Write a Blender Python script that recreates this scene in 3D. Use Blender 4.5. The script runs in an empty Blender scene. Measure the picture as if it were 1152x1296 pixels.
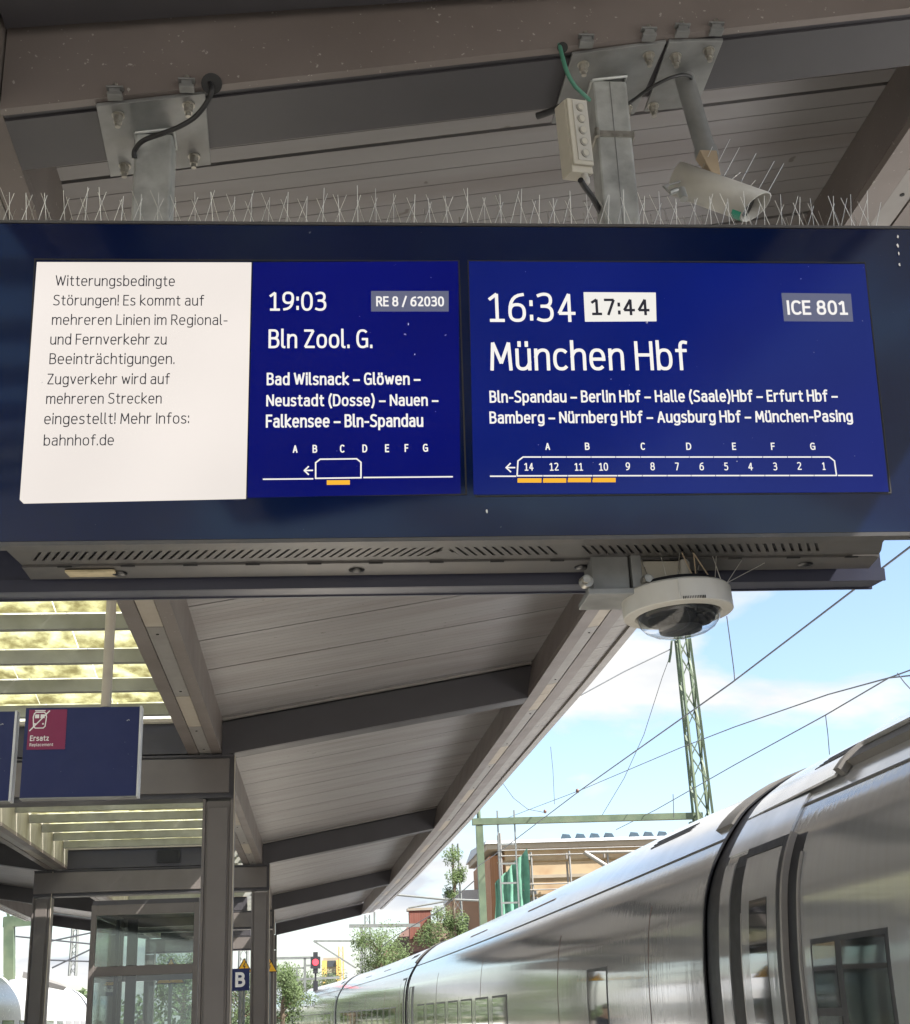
import bpy, math, random
from mathutils import Vector, Matrix
random.seed(7)
scene = bpy.context.scene
col = scene.collection

# ------------------------------------------------------------------ camera
RIGHT = (0.995267, -0.089312, -0.038303)
UP = (0.004567, -0.350723, 0.936468)
BACK = (-0.097071, -0.932211, -0.348655)
FOCAL = 1704.16
cam_data = bpy.data.cameras.new('camera')
cam = bpy.data.objects.new('camera', cam_data)
col.objects.link(cam)
cam_data.sensor_fit = 'VERTICAL'
cam_data.sensor_height = 24.0
cam_data.lens = FOCAL / 1296.0 * 24.0
cam_data.clip_start = 0.05
cam_data.clip_end = 3000.0
cam.matrix_world = Matrix(((RIGHT[0], UP[0], BACK[0], 0.0), (RIGHT[1], UP[1], BACK[1], 0.0),
                           (RIGHT[2], UP[2], BACK[2], 1.65), (0, 0, 0, 1)))
scene.camera = cam

# ------------------------------------------------------------------ light
EXPOSURE = 1.9
SUN_ELEV = math.radians(50)
SUN_AZ = math.radians(118)          # clockwise from +Y: the sun stands to the right and a little behind
scene.view_settings.view_transform = 'Standard'
scene.view_settings.look = 'None'
scene.view_settings.gamma = 1
scene.view_settings.use_curve_mapping = False
scene.view_settings.exposure = EXPOSURE
scene.cycles.max_bounces = 8
scene.cycles.diffuse_bounces = 5
scene.cycles.transparent_max_bounces = 16

world = bpy.data.worlds.new('World')
scene.world = world
world.use_nodes = True
nt = world.node_tree
N, L = nt.nodes, nt.links
N.clear()
out = N.new('ShaderNodeOutputWorld')
bg = N.new('ShaderNodeBackground')
sky = N.new('ShaderNodeTexSky')
sky.sky_type = 'NISHITA'
sky.sun_disc = False
sky.sun_elevation = SUN_ELEV
sky.sun_rotation = SUN_AZ
sky.air_density = 1.0
sky.dust_density = 1.2
sky.ozone_density = 1.0
tc = N.new('ShaderNodeTexCoord')
sep = N.new('ShaderNodeSeparateXYZ')
L.new(tc.outputs['Generated'], sep.inputs[0])
zz = N.new('ShaderNodeMath'); zz.operation = 'MAXIMUM'; zz.inputs[1].default_value = 0.02
L.new(sep.outputs['Z'], zz.inputs[0])
za = N.new('ShaderNodeMath'); za.operation = 'ADD'; za.inputs[1].default_value = 0.22
L.new(zz.outputs[0], za.inputs[0])
dx = N.new('ShaderNodeMath'); dx.operation = 'DIVIDE'
dy = N.new('ShaderNodeMath'); dy.operation = 'DIVIDE'
L.new(sep.outputs['X'], dx.inputs[0]); L.new(za.outputs[0], dx.inputs[1])
L.new(sep.outputs['Y'], dy.inputs[0]); L.new(za.outputs[0], dy.inputs[1])
cmb = N.new('ShaderNodeCombineXYZ')
L.new(dx.outputs[0], cmb.inputs[0]); L.new(dy.outputs[0], cmb.inputs[1])
cmb.inputs[2].default_value = 5.3
n1 = N.new('ShaderNodeTexNoise')
n1.inputs['Scale'].default_value = 1.7
n1.inputs['Detail'].default_value = 9
n1.inputs['Roughness'].default_value = 0.52
n1.inputs['Distortion'].default_value = 0.25
L.new(cmb.outputs[0], n1.inputs['Vector'])
ramp = N.new('ShaderNodeValToRGB')
ramp.color_ramp.elements[0].position = 0.465
ramp.color_ramp.elements[0].color = (0, 0, 0, 1)
ramp.color_ramp.elements[1].position = 0.555
ramp.color_ramp.elements[1].color = (1, 1, 1, 1)
L.new(n1.outputs['Fac'], ramp.inputs[0])
# clouds thicken towards the horizon
hz = N.new('ShaderNodeMapRange')
hz.inputs['From Min'].default_value = 0.13
hz.inputs['From Max'].default_value = 0.02
hz.inputs['To Min'].default_value = 0.0
hz.inputs['To Max'].default_value = 0.34
L.new(sep.outputs['Z'], hz.inputs['Value'])
mx = N.new('ShaderNodeMath'); mx.operation = 'ADD'; mx.use_clamp = True
L.new(ramp.outputs[0], mx.inputs[0]); L.new(hz.outputs[0], mx.inputs[1])
n2 = N.new('ShaderNodeTexNoise')
n2.inputs['Scale'].default_value = 3.4
n2.inputs['Detail'].default_value = 6
L.new(cmb.outputs[0], n2.inputs['Vector'])
cr = N.new('ShaderNodeValToRGB')
cr.color_ramp.elements[0].position = 0.3
cr.color_ramp.elements[0].color = (2.5, 2.75, 3.1, 1)
cr.color_ramp.elements[1].position = 0.65
cr.color_ramp.elements[1].color = (3.95, 3.9, 3.8, 1)
L.new(n2.outputs['Fac'], cr.inputs[0])
mix = N.new('ShaderNodeMixRGB')
L.new(mx.outputs[0], mix.inputs[0])
L.new(sky.outputs[0], mix.inputs[1])
L.new(cr.outputs[0], mix.inputs[2])
L.new(mix.outputs[0], bg.inputs[0])
bg.inputs[1].default_value = 0.075
L.new(bg.outputs[0], out.inputs[0])

sun_data = bpy.data.lights.new('sun', 'SUN')
sun_data.energy = 4.4
sun_data.angle = math.radians(0.5)
sun_data.color = (1.0, 0.95, 0.87)
sun = bpy.data.objects.new('sun', sun_data)
col.objects.link(sun)
sdir = Vector((math.sin(SUN_AZ) * math.cos(SUN_ELEV), math.cos(SUN_AZ) * math.cos(SUN_ELEV), math.sin(SUN_ELEV)))
sun.rotation_euler = sdir.to_track_quat('Z', 'Y').to_euler()
sun.location = (10, -10, 30)

# ------------------------------------------------------------------ materials
MATS = {}
def mat(name, color, rough=0.6, metal=0.0, var=0.12, scale=6.0, stretch=(1, 1, 1), bump=0.0, bscale=None,
        spots=0.0, spot_color=(0.6, 0.57, 0.52), spot_scale=40.0, emit=None, estr=0.0, coat=0.0, dirt=None,
        dirt_amt=0.0, dirt_scale=2.0, dirt_stretch=(1, 1, 1), spec=0.5, bstretch=None, brick=None, evar=0.0):
    m = bpy.data.materials.new(name)
    m.use_nodes = True
    n, l = m.node_tree.nodes, m.node_tree.links
    b = n['Principled BSDF']
    b.inputs['Roughness'].default_value = rough
    b.inputs['Metallic'].default_value = metal
    b.inputs['Coat Weight'].default_value = coat
    b.inputs['Coat Roughness'].default_value = 0.05
    b.inputs['Specular IOR Level'].default_value = spec
    t = n.new('ShaderNodeTexCoord')
    def noise(sc, st, det=5):
        mp = n.new('ShaderNodeMapping')
        mp.inputs['Scale'].default_value = st
        l.new(t.outputs['Object'], mp.inputs[0])
        x = n.new('ShaderNodeTexNoise')
        x.inputs['Scale'].default_value = sc
        x.inputs['Detail'].default_value = det
        l.new(mp.outputs[0], x.inputs['Vector'])
        return x
    nz = noise(scale, stretch)
    r = n.new('ShaderNodeValToRGB')
    r.color_ramp.elements[0].position = 0.3
    r.color_ramp.elements[1].position = 0.7
    r.color_ramp.elements[0].color = tuple(max(0, c * (1 - var)) for c in color) + (1,)
    r.color_ramp.elements[1].color = tuple(min(1, c * (1 + var)) for c in color) + (1,)
    l.new(nz.outputs['Fac'], r.inputs[0])
    cur = r.outputs[0]
    def over(fac_out, c2):
        nonlocal cur
        mm = n.new('ShaderNodeMixRGB')
        l.new(fac_out, mm.inputs[0]); l.new(cur, mm.inputs[1])
        mm.inputs[2].default_value = tuple(c2) + (1,)
        cur = mm.outputs[0]
    if brick:
        bt = n.new('ShaderNodeTexBrick')
        bt.inputs['Scale'].default_value = 1.0
        bt.inputs['Brick Width'].default_value = 0.25
        bt.inputs['Row Height'].default_value = 0.08
        bt.inputs['Mortar Size'].default_value = 0.008
        bt.inputs['Color1'].default_value = tuple(color) + (1,)
        bt.inputs['Color2'].default_value = tuple(c * 0.75 for c in color) + (1,)
        bt.inputs['Mortar'].default_value = tuple(brick) + (1,)
        l.new(t.outputs['Object'], bt.inputs['Vector'])
        mm = n.new('ShaderNodeMixRGB'); mm.inputs[0].default_value = 0.5
        l.new(cur, mm.inputs[1]); l.new(bt.outputs[0], mm.inputs[2]); cur = mm.outputs[0]
    if dirt:
        dn = noise(dirt_scale, dirt_stretch, 8)
        dr = n.new('ShaderNodeValToRGB')
        dr.color_ramp.elements[0].position = 0.45
        dr.color_ramp.elements[0].color = (0, 0, 0, 1)
        dr.color_ramp.elements[1].position = 0.72
        dr.color_ramp.elements[1].color = (dirt_amt,) * 3 + (1,)
        l.new(dn.outputs['Fac'], dr.inputs[0])
        over(dr.outputs[0], dirt)
    if spots:
        sn = noise(spot_scale, (1, 1, 1), 2)
        sr = n.new('ShaderNodeValToRGB')
        sr.color_ramp.elements[0].position = 0.755 - spots * 0.05
        sr.color_ramp.elements[0].color = (0, 0, 0, 1)
        sr.color_ramp.elements[1].position = 0.79 - spots * 0.05
        sr.color_ramp.elements[1].color = (0.7, 0.7, 0.7, 1)
        l.new(sn.outputs['Fac'], sr.inputs[0])
        over(sr.outputs[0], spot_color)
    l.new(cur, b.inputs['Base Color'])
    rn = noise(scale * 1.7, stretch)
    rr = n.new('ShaderNodeMapRange')
    rr.inputs['To Min'].default_value = max(0.01, rough * 0.8)
    rr.inputs['To Max'].default_value = min(1, rough * 1.25)
    l.new(rn.outputs['Fac'], rr.inputs['Value'])
    l.new(rr.outputs[0], b.inputs['Roughness'])
    if bump:
        bn = noise(bscale or scale * 3, bstretch or stretch, 4)
        bp = n.new('ShaderNodeBump')
        bp.inputs['Strength'].default_value = bump
        bp.inputs['Distance'].default_value = 0.01
        l.new(bn.outputs['Fac'], bp.inputs['Height'])
        l.new(bp.outputs[0], b.inputs['Normal'])
    if emit:
        b.inputs['Emission Color'].default_value = tuple(emit) + (1,)
        b.inputs['Emission Strength'].default_value = estr
        if evar:      # uneven backlight of the panel
            en = noise(2.1, (1, 1, 1), 1)
            er = n.new('ShaderNodeMapRange')
            er.inputs['From Min'].default_value = 0.3; er.inputs['From Max'].default_value = 0.7
            er.inputs['To Min'].default_value = estr * (1 - evar); er.inputs['To Max'].default_value = estr * (1 + evar)
            l.new(en.outputs['Fac'], er.inputs['Value']); l.new(er.outputs[0], b.inputs['Emission Strength'])
    MATS[name] = m
    return m

def glass(name, color=(0.8, 0.9, 0.88), trans=0.75, rough=0.03, moss=None, translucent=0.0):
    m = bpy.data.materials.new(name)
    m.use_nodes = True
    n, l = m.node_tree.nodes, m.node_tree.links
    n.clear()
    o = n.new('ShaderNodeOutputMaterial')
    tr = n.new('ShaderNodeBsdfTransparent'); tr.inputs[0].default_value = tuple(color) + (1,)
    gl = n.new('ShaderNodeBsdfGlossy'); gl.inputs['Roughness'].default_value = rough
    lw = n.new('ShaderNodeLayerWeight'); lw.inputs[0].default_value = 0.5
    pw = n.new('ShaderNodeMath'); pw.operation = 'POWER'; pw.inputs[1].default_value = 4.0
    l.new(lw.outputs['Facing'], pw.inputs[0])
    ad = n.new('ShaderNodeMath'); ad.operation = 'ADD'; ad.inputs[1].default_value = 1 - trans - 0.02; ad.use_clamp = True
    l.new(pw.outputs[0], ad.inputs[0])
    mxs = n.new('ShaderNodeMixShader')
    l.new(ad.outputs[0], mxs.inputs[0]); l.new(tr.outputs[0], mxs.inputs[1]); l.new(gl.outputs[0], mxs.inputs[2])
    res = mxs.outputs[0]
    if translucent:
        tl = n.new('ShaderNodeBsdfTranslucent')
        df = n.new('ShaderNodeBsdfDiffuse')
        t = n.new('ShaderNodeTexCoord')
        mp = n.new('ShaderNodeMapping'); mp.inputs['Scale'].default_value = (1.2, 1.0, 1)
        l.new(t.outputs['Object'], mp.inputs[0])
        nz = n.new('ShaderNodeTexNoise'); nz.inputs['Scale'].default_value = 5; nz.inputs['Detail'].default_value = 10
        nz.inputs['Roughness'].default_value = 0.7
        l.new(mp.outputs[0], nz.inputs['Vector'])
        sp = n.new('ShaderNodeSeparateXYZ'); l.new(t.outputs['Generated'], sp.inputs[0])
        sub = n.new('ShaderNodeMath'); sub.operation = 'MULTIPLY_ADD'; sub.inputs[1].default_value = 0.50; sub.inputs[2].default_value = -0.20
        l.new(sp.outputs['Y'], sub.inputs[0])
        sm = n.new('ShaderNodeMath'); sm.operation = 'ADD'
        l.new(nz.outputs['Fac'], sm.inputs[0]); l.new(sub.outputs[0], sm.inputs[1])
        r = n.new('ShaderNodeValToRGB')
        r.color_ramp.elements[0].position = 0.45; r.color_ramp.elements[0].color = (0.86, 0.87, 0.82, 1)
        r.color_ramp.elements[1].position = 0.86; r.color_ramp.elements[1].color = (0.36, 0.34, 0.22, 1)
        e = r.color_ramp.elements.new(0.68); e.color = (0.68, 0.68, 0.50, 1)
        l.new(sm.outputs[0], r.inputs[0])
        l.new(r.outputs[0], tl.inputs[0]); l.new(r.outputs[0], df.inputs[0])
        m1 = n.new('ShaderNodeMixShader'); m1.inputs[0].default_value = 0.25
        l.new(tl.outputs[0], m1.inputs[1]); l.new(df.outputs[0], m1.inputs[2])
        l.new(r.outputs[0], tr.inputs[0])
        m2 = n.new('ShaderNodeMixShader'); m2.inputs[0].default_value = translucent
        l.new(res, m2.inputs[1]); l.new(m1.outputs[0], m2.inputs[2])
        res = m2.outputs[0]
    l.new(res, o.inputs[0])
    MATS[name] = m
    return m

SP = (0.42, 0.40, 0.37)
soffit = mat('soffit_paint', (0.232, 0.222, 0.224), 0.45, var=0.09, scale=1.3, stretch=(0.6, 3, 1), spots=0.6, spot_color=(0.09, 0.075, 0.065), spot_scale=11,
             dirt=(0.15, 0.125, 0.12), dirt_amt=0.6, dirt_scale=1.1, dirt_stretch=(0.5, 4, 1))
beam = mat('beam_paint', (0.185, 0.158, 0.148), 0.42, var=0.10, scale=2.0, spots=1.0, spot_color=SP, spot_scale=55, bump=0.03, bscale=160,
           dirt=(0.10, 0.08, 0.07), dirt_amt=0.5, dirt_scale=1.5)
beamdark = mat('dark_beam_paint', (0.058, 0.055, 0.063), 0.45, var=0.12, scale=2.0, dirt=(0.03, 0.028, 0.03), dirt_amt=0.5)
beamlit = mat('sunlit_beam_paint', (0.34, 0.32, 0.27), 0.5, var=0.14, scale=1.0, stretch=(1, 3, 0.4), dirt=(0.2, 0.18, 0.13), dirt_amt=0.6, dirt_scale=2.5, dirt_stretch=(1, 3, .3))  # beam paint made paler: sunlight on the left inner face is put into the colour
colpaint = mat('column_paint', (0.135, 0.120, 0.115), 0.4, var=0.08, scale=3, bump=0.02, bscale=120, dirt=(0.11, 0.095, 0.085), dirt_amt=0.4, dirt_stretch=(1, 1, 0.3))
plate_grey = mat('grey_cover_paint', (0.26, 0.245, 0.235), 0.4, var=0.08, dirt=(0.2, 0.18, 0.16), dirt_amt=0.4)
plate_beige = mat('beige_cover_plastic', (0.42, 0.375, 0.315), 0.5, var=0.08, dirt=(0.28, 0.22, 0.18), dirt_amt=0.6, dirt_scale=6)
black = mat('black_gap', (0.012, 0.012, 0.014), 0.6)
bar_grey = mat('glazing_bar_paint', (0.27, 0.275, 0.26), 0.5, dirt=(0.12, 0.12, 0.07), dirt_amt=0.5)
rubber = mat('black_rubber', (0.014, 0.014, 0.018), 0.45, var=0.2)
galv = mat('galvanised_steel', (0.50, 0.51, 0.50), 0.42, metal=0.55, var=0.28, scale=14, bump=0.06, bscale=60,
           dirt=(0.60, 0.62, 0.60), dirt_amt=0.5, dirt_scale=9, dirt_stretch=(1, 1, 0.6))
galv_d = mat('dull_galvanised_plate', (0.25, 0.255, 0.255), 0.5, metal=0.5, var=0.2, scale=9, bump=0.05, bscale=50,
             dirt=(0.15, 0.14, 0.13), dirt_amt=0.5, dirt_scale=5)
bolt = mat('zinc_bolt', (0.42, 0.40, 0.36), 0.38, metal=0.8, var=0.25, scale=40)
cable_b = mat('black_cable', (0.02, 0.02, 0.022), 0.5)
cable_g = mat('green_cable', (0.06, 0.20, 0.14), 0.5)
cable_w = mat('grey_cable', (0.26, 0.26, 0.25), 0.5)
boxpl = mat('pale_box_plastic', (0.52, 0.49, 0.42), 0.5, var=0.06, dirt=(0.3, 0.27, 0.22), dirt_amt=0.3)
camwhite = mat('camera_white_paint', (0.50, 0.485, 0.45), 0.4, var=0.06, scale=8, dirt=(0.35, 0.32, 0.27), dirt_amt=0.5, dirt_scale=9, dirt_stretch=(1, 1, .4))
rust = mat('tan_bracket', (0.42, 0.33, 0.23), 0.55, var=0.15)
greenst = mat('green_sticker', (0.02, 0.30, 0.20), 0.4)
housing_blue = mat('blue_housing_glass', (0.0010, 0.0065, 0.042), 0.06, var=0.25, scale=1.2, spots=0.25, spot_color=(0.22, 0.25, 0.27), spot_scale=58, spec=0.33,
                   dirt=(0.02, 0.035, 0.06), dirt_amt=0.25, dirt_scale=3)
housing_grey = mat('housing_grey_metal', (0.080, 0.077, 0.076), 0.4, metal=0.2, var=0.08, scale=5, dirt=(0.11, 0.095, 0.085), dirt_amt=0.5, dirt_scale=6, dirt_stretch=(3, 1, 1))
housing_rear = mat('dark_blue_rear_frame', (0.030, 0.032, 0.055), 0.35)
label_yel = mat('faded_yellow_label', (0.45, 0.38, 0.24), 0.6, var=0.2, scale=30)
matte_black = mat('matte_black_plastic', (0.012, 0.012, 0.014), 0.75, spec=0.2)
lens_black = mat('black_lens', (0.008, 0.008, 0.01), 0.30, spec=0.5)
XS = 1.0 / (2 ** EXPOSURE)
scr_white = mat('white_screen', (0.02, 0.02, 0.02), 0.15, emit=(0.88, 0.81, 0.755), estr=XS * 1.0, spec=0.25, evar=0.07)
scr_blue = mat('blue_screen', (0.002, 0.003, 0.02), 0.12, emit=(0.0003, 0.0022, 0.125), estr=XS * 1.0, spec=0.18, evar=0.10, spots=0.1, spot_scale=60)
scr_blue2 = mat('blue_screen_right', (0.003, 0.005, 0.03), 0.12, emit=(0.0015, 0.0085, 0.140), estr=XS * 1.0, spec=0.2, evar=0.12, spots=0.1, spot_scale=60)  # glow set lighter than the left screen's, with the reflection painted in
txt_white = mat('white_text_light', (0.02, 0.02, 0.02), 0.4, emit=(0.93, 0.90, 0.87), estr=XS, spec=0.2)
txt_dark = mat('dark_text_ink', (0.01, 0.01, 0.014), 0.4, emit=(0.014, 0.014, 0.022), estr=XS, spec=0.2)
txt_yellow = mat('yellow_text_light', (0.02, 0.02, 0.01), 0.4, emit=(0.95, 0.48, 0.03), estr=XS, spec=0.2)
badge_grey = mat('grey_badge_light', (0.02, 0.02, 0.02), 0.3, emit=(0.11, 0.12, 0.20), estr=XS, spec=0.3)
badge_white = mat('white_badge_light', (0.02, 0.02, 0.02), 0.3, emit=(0.88, 0.85, 0.80), estr=XS, spec=0.3)
sign_blue = mat('sign_blue_paint', (0.006, 0.014, 0.085), 0.6, var=0.05, spots=0.1)
sign_edge = mat('sign_white_edge', (0.55, 0.56, 0.58), 0.4)
magenta = mat('magenta_sticker', (0.20, 0.012, 0.065), 0.45, var=0.04)
white_print = mat('white_print', (0.78, 0.76, 0.76), 0.5)
train_paint = mat('train_grey_paint', (0.50, 0.51, 0.52), 0.07, metal=0.56, var=0.03, scale=0.8, bump=0.085, bscale=1.5, bstretch=(1, 11.0, 0.45),
                  dirt=(0.42, 0.41, 0.39), dirt_amt=0.25, dirt_scale=2.5, dirt_stretch=(1, 6, .35))
train_roof = mat('sky_bright_train_roof', (0.80, 0.80, 0.81), 0.14, metal=0.55, var=0.08, scale=2.0, bump=0.05, bscale=5, dirt=(0.55, 0.55, 0.55), dirt_amt=0.4, dirt_scale=2, dirt_stretch=(1, 1.5, 1))  # paler version of the body paint; the sky mirrored in the roof is painted in
train_roofd = mat('train_roof_unit_grey', (0.17, 0.165, 0.16), 0.85, spec=0.15, var=0.15, scale=5, dirt=(0.12, 0.11, 0.10), dirt_amt=0.6, dirt_scale=5)
train_glass = mat('train_window_glass', (0.012, 0.015, 0.017), 0.03, spec=1.0, coat=1.0)
train_white = mat('train_white_paint', (0.42, 0.42, 0.42), 0.25, var=0.03)
chrome = mat('door_edge_metal', (0.55, 0.55, 0.56), 0.12, metal=0.9)
green_steel = mat('green_mast_paint', (0.080, 0.115, 0.070), 0.55, var=0.2, scale=3, dirt=(0.17, 0.19, 0.12), dirt_amt=0.5)
grey_steel = mat('grey_mast_steel', (0.16, 0.17, 0.165), 0.55)
wire_m = mat('overhead_wire_metal', (0.06, 0.065, 0.075), 0.5)
spike_m = mat('spike_steel', (0.72, 0.70, 0.66), 0.28, metal=0.9)
insul = mat('brown_insulator', (0.12, 0.06, 0.045), 0.4)
concrete = mat('platform_paving', (0.42, 0.40, 0.37), 0.85, var=0.1, scale=4, bump=0.2, bscale=30)
ballast_m = mat('ballast_stone', (0.20, 0.17, 0.145), 0.95, var=0.45, scale=25, bump=1.0, bscale=30)
ground_m = mat('ground_soil', (0.17, 0.165, 0.12), 0.95, var=0.3, scale=0.5)
rail_m = mat('rail_steel', (0.30, 0.25, 0.22), 0.35, metal=0.8)
brick_y = mat('yellow_brick', (0.37, 0.235, 0.10), 0.85, var=0.15, scale=0.6, brick=(0.45, 0.40, 0.30), dirt=(0.28, 0.15, 0.08), dirt_amt=0.6, dirt_scale=0.4)
brick_o = mat('orange_brick', (0.34, 0.17, 0.09), 0.85, var=0.15, scale=0.6, brick=(0.4, 0.33, 0.26))
brick_r = mat('red_brick', (0.20, 0.07, 0.05), 0.85, var=0.2, scale=0.6, brick=(0.25, 0.2, 0.17))
roof_l = mat('pale_sheet_roof', (0.36, 0.37, 0.38), 0.5, var=0.06)
roof_d = mat('dark_tile_roof', (0.11, 0.06, 0.05), 0.8, var=0.2)
netting = mat('green_net', (0.11, 0.26, 0.19), 0.8, var=0.3, scale=1.0, bump=0.8, bscale=1.5)
tarp = mat('blue_tarp', (0.008, 0.035, 0.06), 0.6, var=0.3, scale=2)
wood_m = mat('scaffold_board', (0.28, 0.21, 0.13), 0.8, var=0.2)
tube_m = mat('scaffold_tube', (0.26, 0.25, 0.24), 0.5, metal=0.3)
pale_wall = mat('pale_render_wall', (0.33, 0.29, 0.23), 0.85, var=0.1, scale=0.4)
win_dark = mat('dark_window_pane', (0.05, 0.06, 0.07), 0.1, spec=0.8)
yellow_wrap = mat('yellow_scaffold_wrap', (0.62, 0.42, 0.13), 0.8, var=0.2, scale=0.6)
bark = mat('tree_bark', (0.10, 0.075, 0.05), 0.9, var=0.3, scale=8)
leaf = mat('leaf_green', (0.055, 0.088, 0.022), 0.7, var=0.45, scale=1.2)
leaf2 = mat('leaf_dull_green', (0.050, 0.078, 0.028), 0.7, var=0.45, scale=1.2)
warn_yellow = mat('warning_yellow', (0.80, 0.42, 0.02), 0.5)
sig_red = mat('signal_red_light', (0.2, 0.01, 0.01), 0.4, emit=(1.0, 0.04, 0.06), estr=1.2)
sig_black = mat('signal_black', (0.025, 0.025, 0.03), 0.5)
skin = mat('skin', (0.55, 0.34, 0.25), 0.6, var=0.04)
hair = mat('brown_hair', (0.09, 0.05, 0.03), 0.6)
hair2 = mat('grey_hair', (0.35, 0.30, 0.26), 0.6)
cloth1 = mat('dark_jacket', (0.04, 0.05, 0.08), 0.85)
cloth2 = mat('tan_jacket', (0.30, 0.24, 0.17), 0.85)
cloth3 = mat('denim', (0.05, 0.08, 0.15), 0.85)
shelter_glass = glass('shelter_glass', (0.80, 0.85, 0.83), trans=0.90)
dome_glass = glass('dome_glass', (0.92, 0.95, 0.97), trans=0.92, rough=0.01)
moss_glass = glass('mossy_roof_glass', (0.93, 0.94, 0.88), trans=0.93, translucent=0.80, rough=0.3)

# ------------------------------------------------------------------ mesh helpers
class MB:
    def __init__(s):
        s.v = []; s.f = []; s.sm = []
    def add(s, vs, fs, smooth=False):
        o = len(s.v)
        s.v += [tuple(v) for v in vs]
        s.f += [tuple(i + o for i in f) for f in fs]
        s.sm += [smooth] * len(fs)
        return s
    def hexa(s, p):        # p: 8 points, bottom 4 ccw then top 4
        return s.add(p, [(3, 2, 1, 0), (4, 5, 6, 7), (0, 1, 5, 4), (1, 2, 6, 5), (2, 3, 7, 6), (3, 0, 4, 7)])
    def box(s, x0, x1, y0, y1, z0, z1):
        return s.hexa([(x0, y0, z0), (x1, y0, z0), (x1, y1, z0), (x0, y1, z0), (x0, y0, z1), (x1, y0, z1), (x1, y1, z1), (x0, y1, z1)])
    def prism(s, poly, y0, y1):   # polygon in x,z extruded along y
        n = len(poly)
        vs = [(x, y0, z) for x, z in poly] + [(x, y1, z) for x, z in poly]
        return s.add(vs, [tuple(range(n)), tuple(range(2 * n - 1, n - 1, -1))] + [(i, i + n, (i + 1) % n + n, (i + 1) % n) for i in range(n)])
    def bar(s, a, b, w, h=None):
        h = h or w
        a, b = Vector(a), Vector(b)
        d = (b - a).normalized()
        u = d.cross(Vector((0, 0, 1)))
        if u.length < 1e-3: u = Vector((1, 0, 0))
        u.normalize(); v = u.cross(d)
        u = u * w / 2; v = v * h / 2
        return s.hexa([a - u - v, a + u - v, b + u - v, b - u - v, a - u + v, a + u + v, b + u + v, b - u + v])
    def tube(s, pts, r, n=8, caps=True, smooth=True):
        pts = [Vector(p) for p in pts]
        rs = r if isinstance(r, (list, tuple)) else [r] * len(pts)
        vs = []; ref = None
        for i, p in enumerate(pts):
            d = (pts[min(i + 1, len(pts) - 1)] - pts[max(i - 1, 0)]).normalized()
            if ref is None:
                ref = d.orthogonal().normalized()
            u = (ref - d * ref.dot(d)).normalized(); ref = u
            w = d.cross(u)
            for k in range(n):
                t = 2 * math.pi * k / n
                vs.append(p + (u * math.cos(t) + w * math.sin(t)) * rs[i])
        fs = [(i * n + k, i * n + (k + 1) % n, (i + 1) * n + (k + 1) % n, (i + 1) * n + k) for i in range(len(pts) - 1) for k in range(n)]
        s.add(vs, fs, smooth)
        if caps:
            m = len(pts)
            s.add(vs[:n], [tuple(range(n - 1, -1, -1))]); s.add(vs[(m - 1) * n:], [tuple(range(n))])
        return s
    def lathe(s, prof, n=32, centre=(0, 0, 0), smooth=True):   # prof (r,z)
        cx, cy, cz = centre
        vs = [(cx + r * math.cos(2 * math.pi * k / n), cy + r * math.sin(2 * math.pi * k / n), cz + z) for r, z in prof for k in range(n)]
        return s.add(vs, [(i * n + k, i * n + (k + 1) % n, (i + 1) * n + (k + 1) % n, (i + 1) * n + k) for i in range(len(prof) - 1) for k in range(n)], smooth)
    def lathe_crisp(s, prof, n=64, centre=(0, 0, 0)):
        for a_, b_ in zip(prof[:-1], prof[1:]): s.lathe([a_, b_], n, centre)
        return s
    def mesh(s, name, m):
        me = bpy.data.meshes.new(name)
        me.from_pydata(s.v, [], s.f)
        me.materials.append(m)
        me.polygons.foreach_set('use_smooth', s.sm)
        me.update()
        return me
    def build(s, name, m, parent=None, bevel=0.0, **props):
        o = bpy.data.objects.new(name, s.mesh(name, m))
        col.objects.link(o)
        if parent: o.parent = parent
        if bevel:
            b = o.modifiers.new('bevel', 'BEVEL'); b.width = bevel; b.segments = 2; b.limit_method = 'ANGLE'
        for k, v in props.items(): o[k] = v
        return o

def tag(o, label, cat, group=None):
    o['label'] = label; o['category'] = cat
    if group: o['group'] = group
    return o
def thing(name, label, cat, loc=(0, 0, 0), group=None, rot=(0, 0, 0)):
    o = bpy.data.objects.new(name, None)
    o.empty_display_size = 0.2
    col.objects.link(o)
    o.location = loc; o.rotation_euler = rot
    return tag(o, label, cat, group)
def copy_tree(o, parent=None):
    c = o.copy(); col.objects.link(c)
    if parent: c.parent = parent
    for ch in list(o.children): copy_tree(ch, c)
    return c
def inst(src, loc, parent=None, rot=None, name=None):
    o = src.copy(); col.objects.link(o); o.location = loc
    if rot: o.rotation_euler = rot
    if parent: o.parent = parent
    return o

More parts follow.
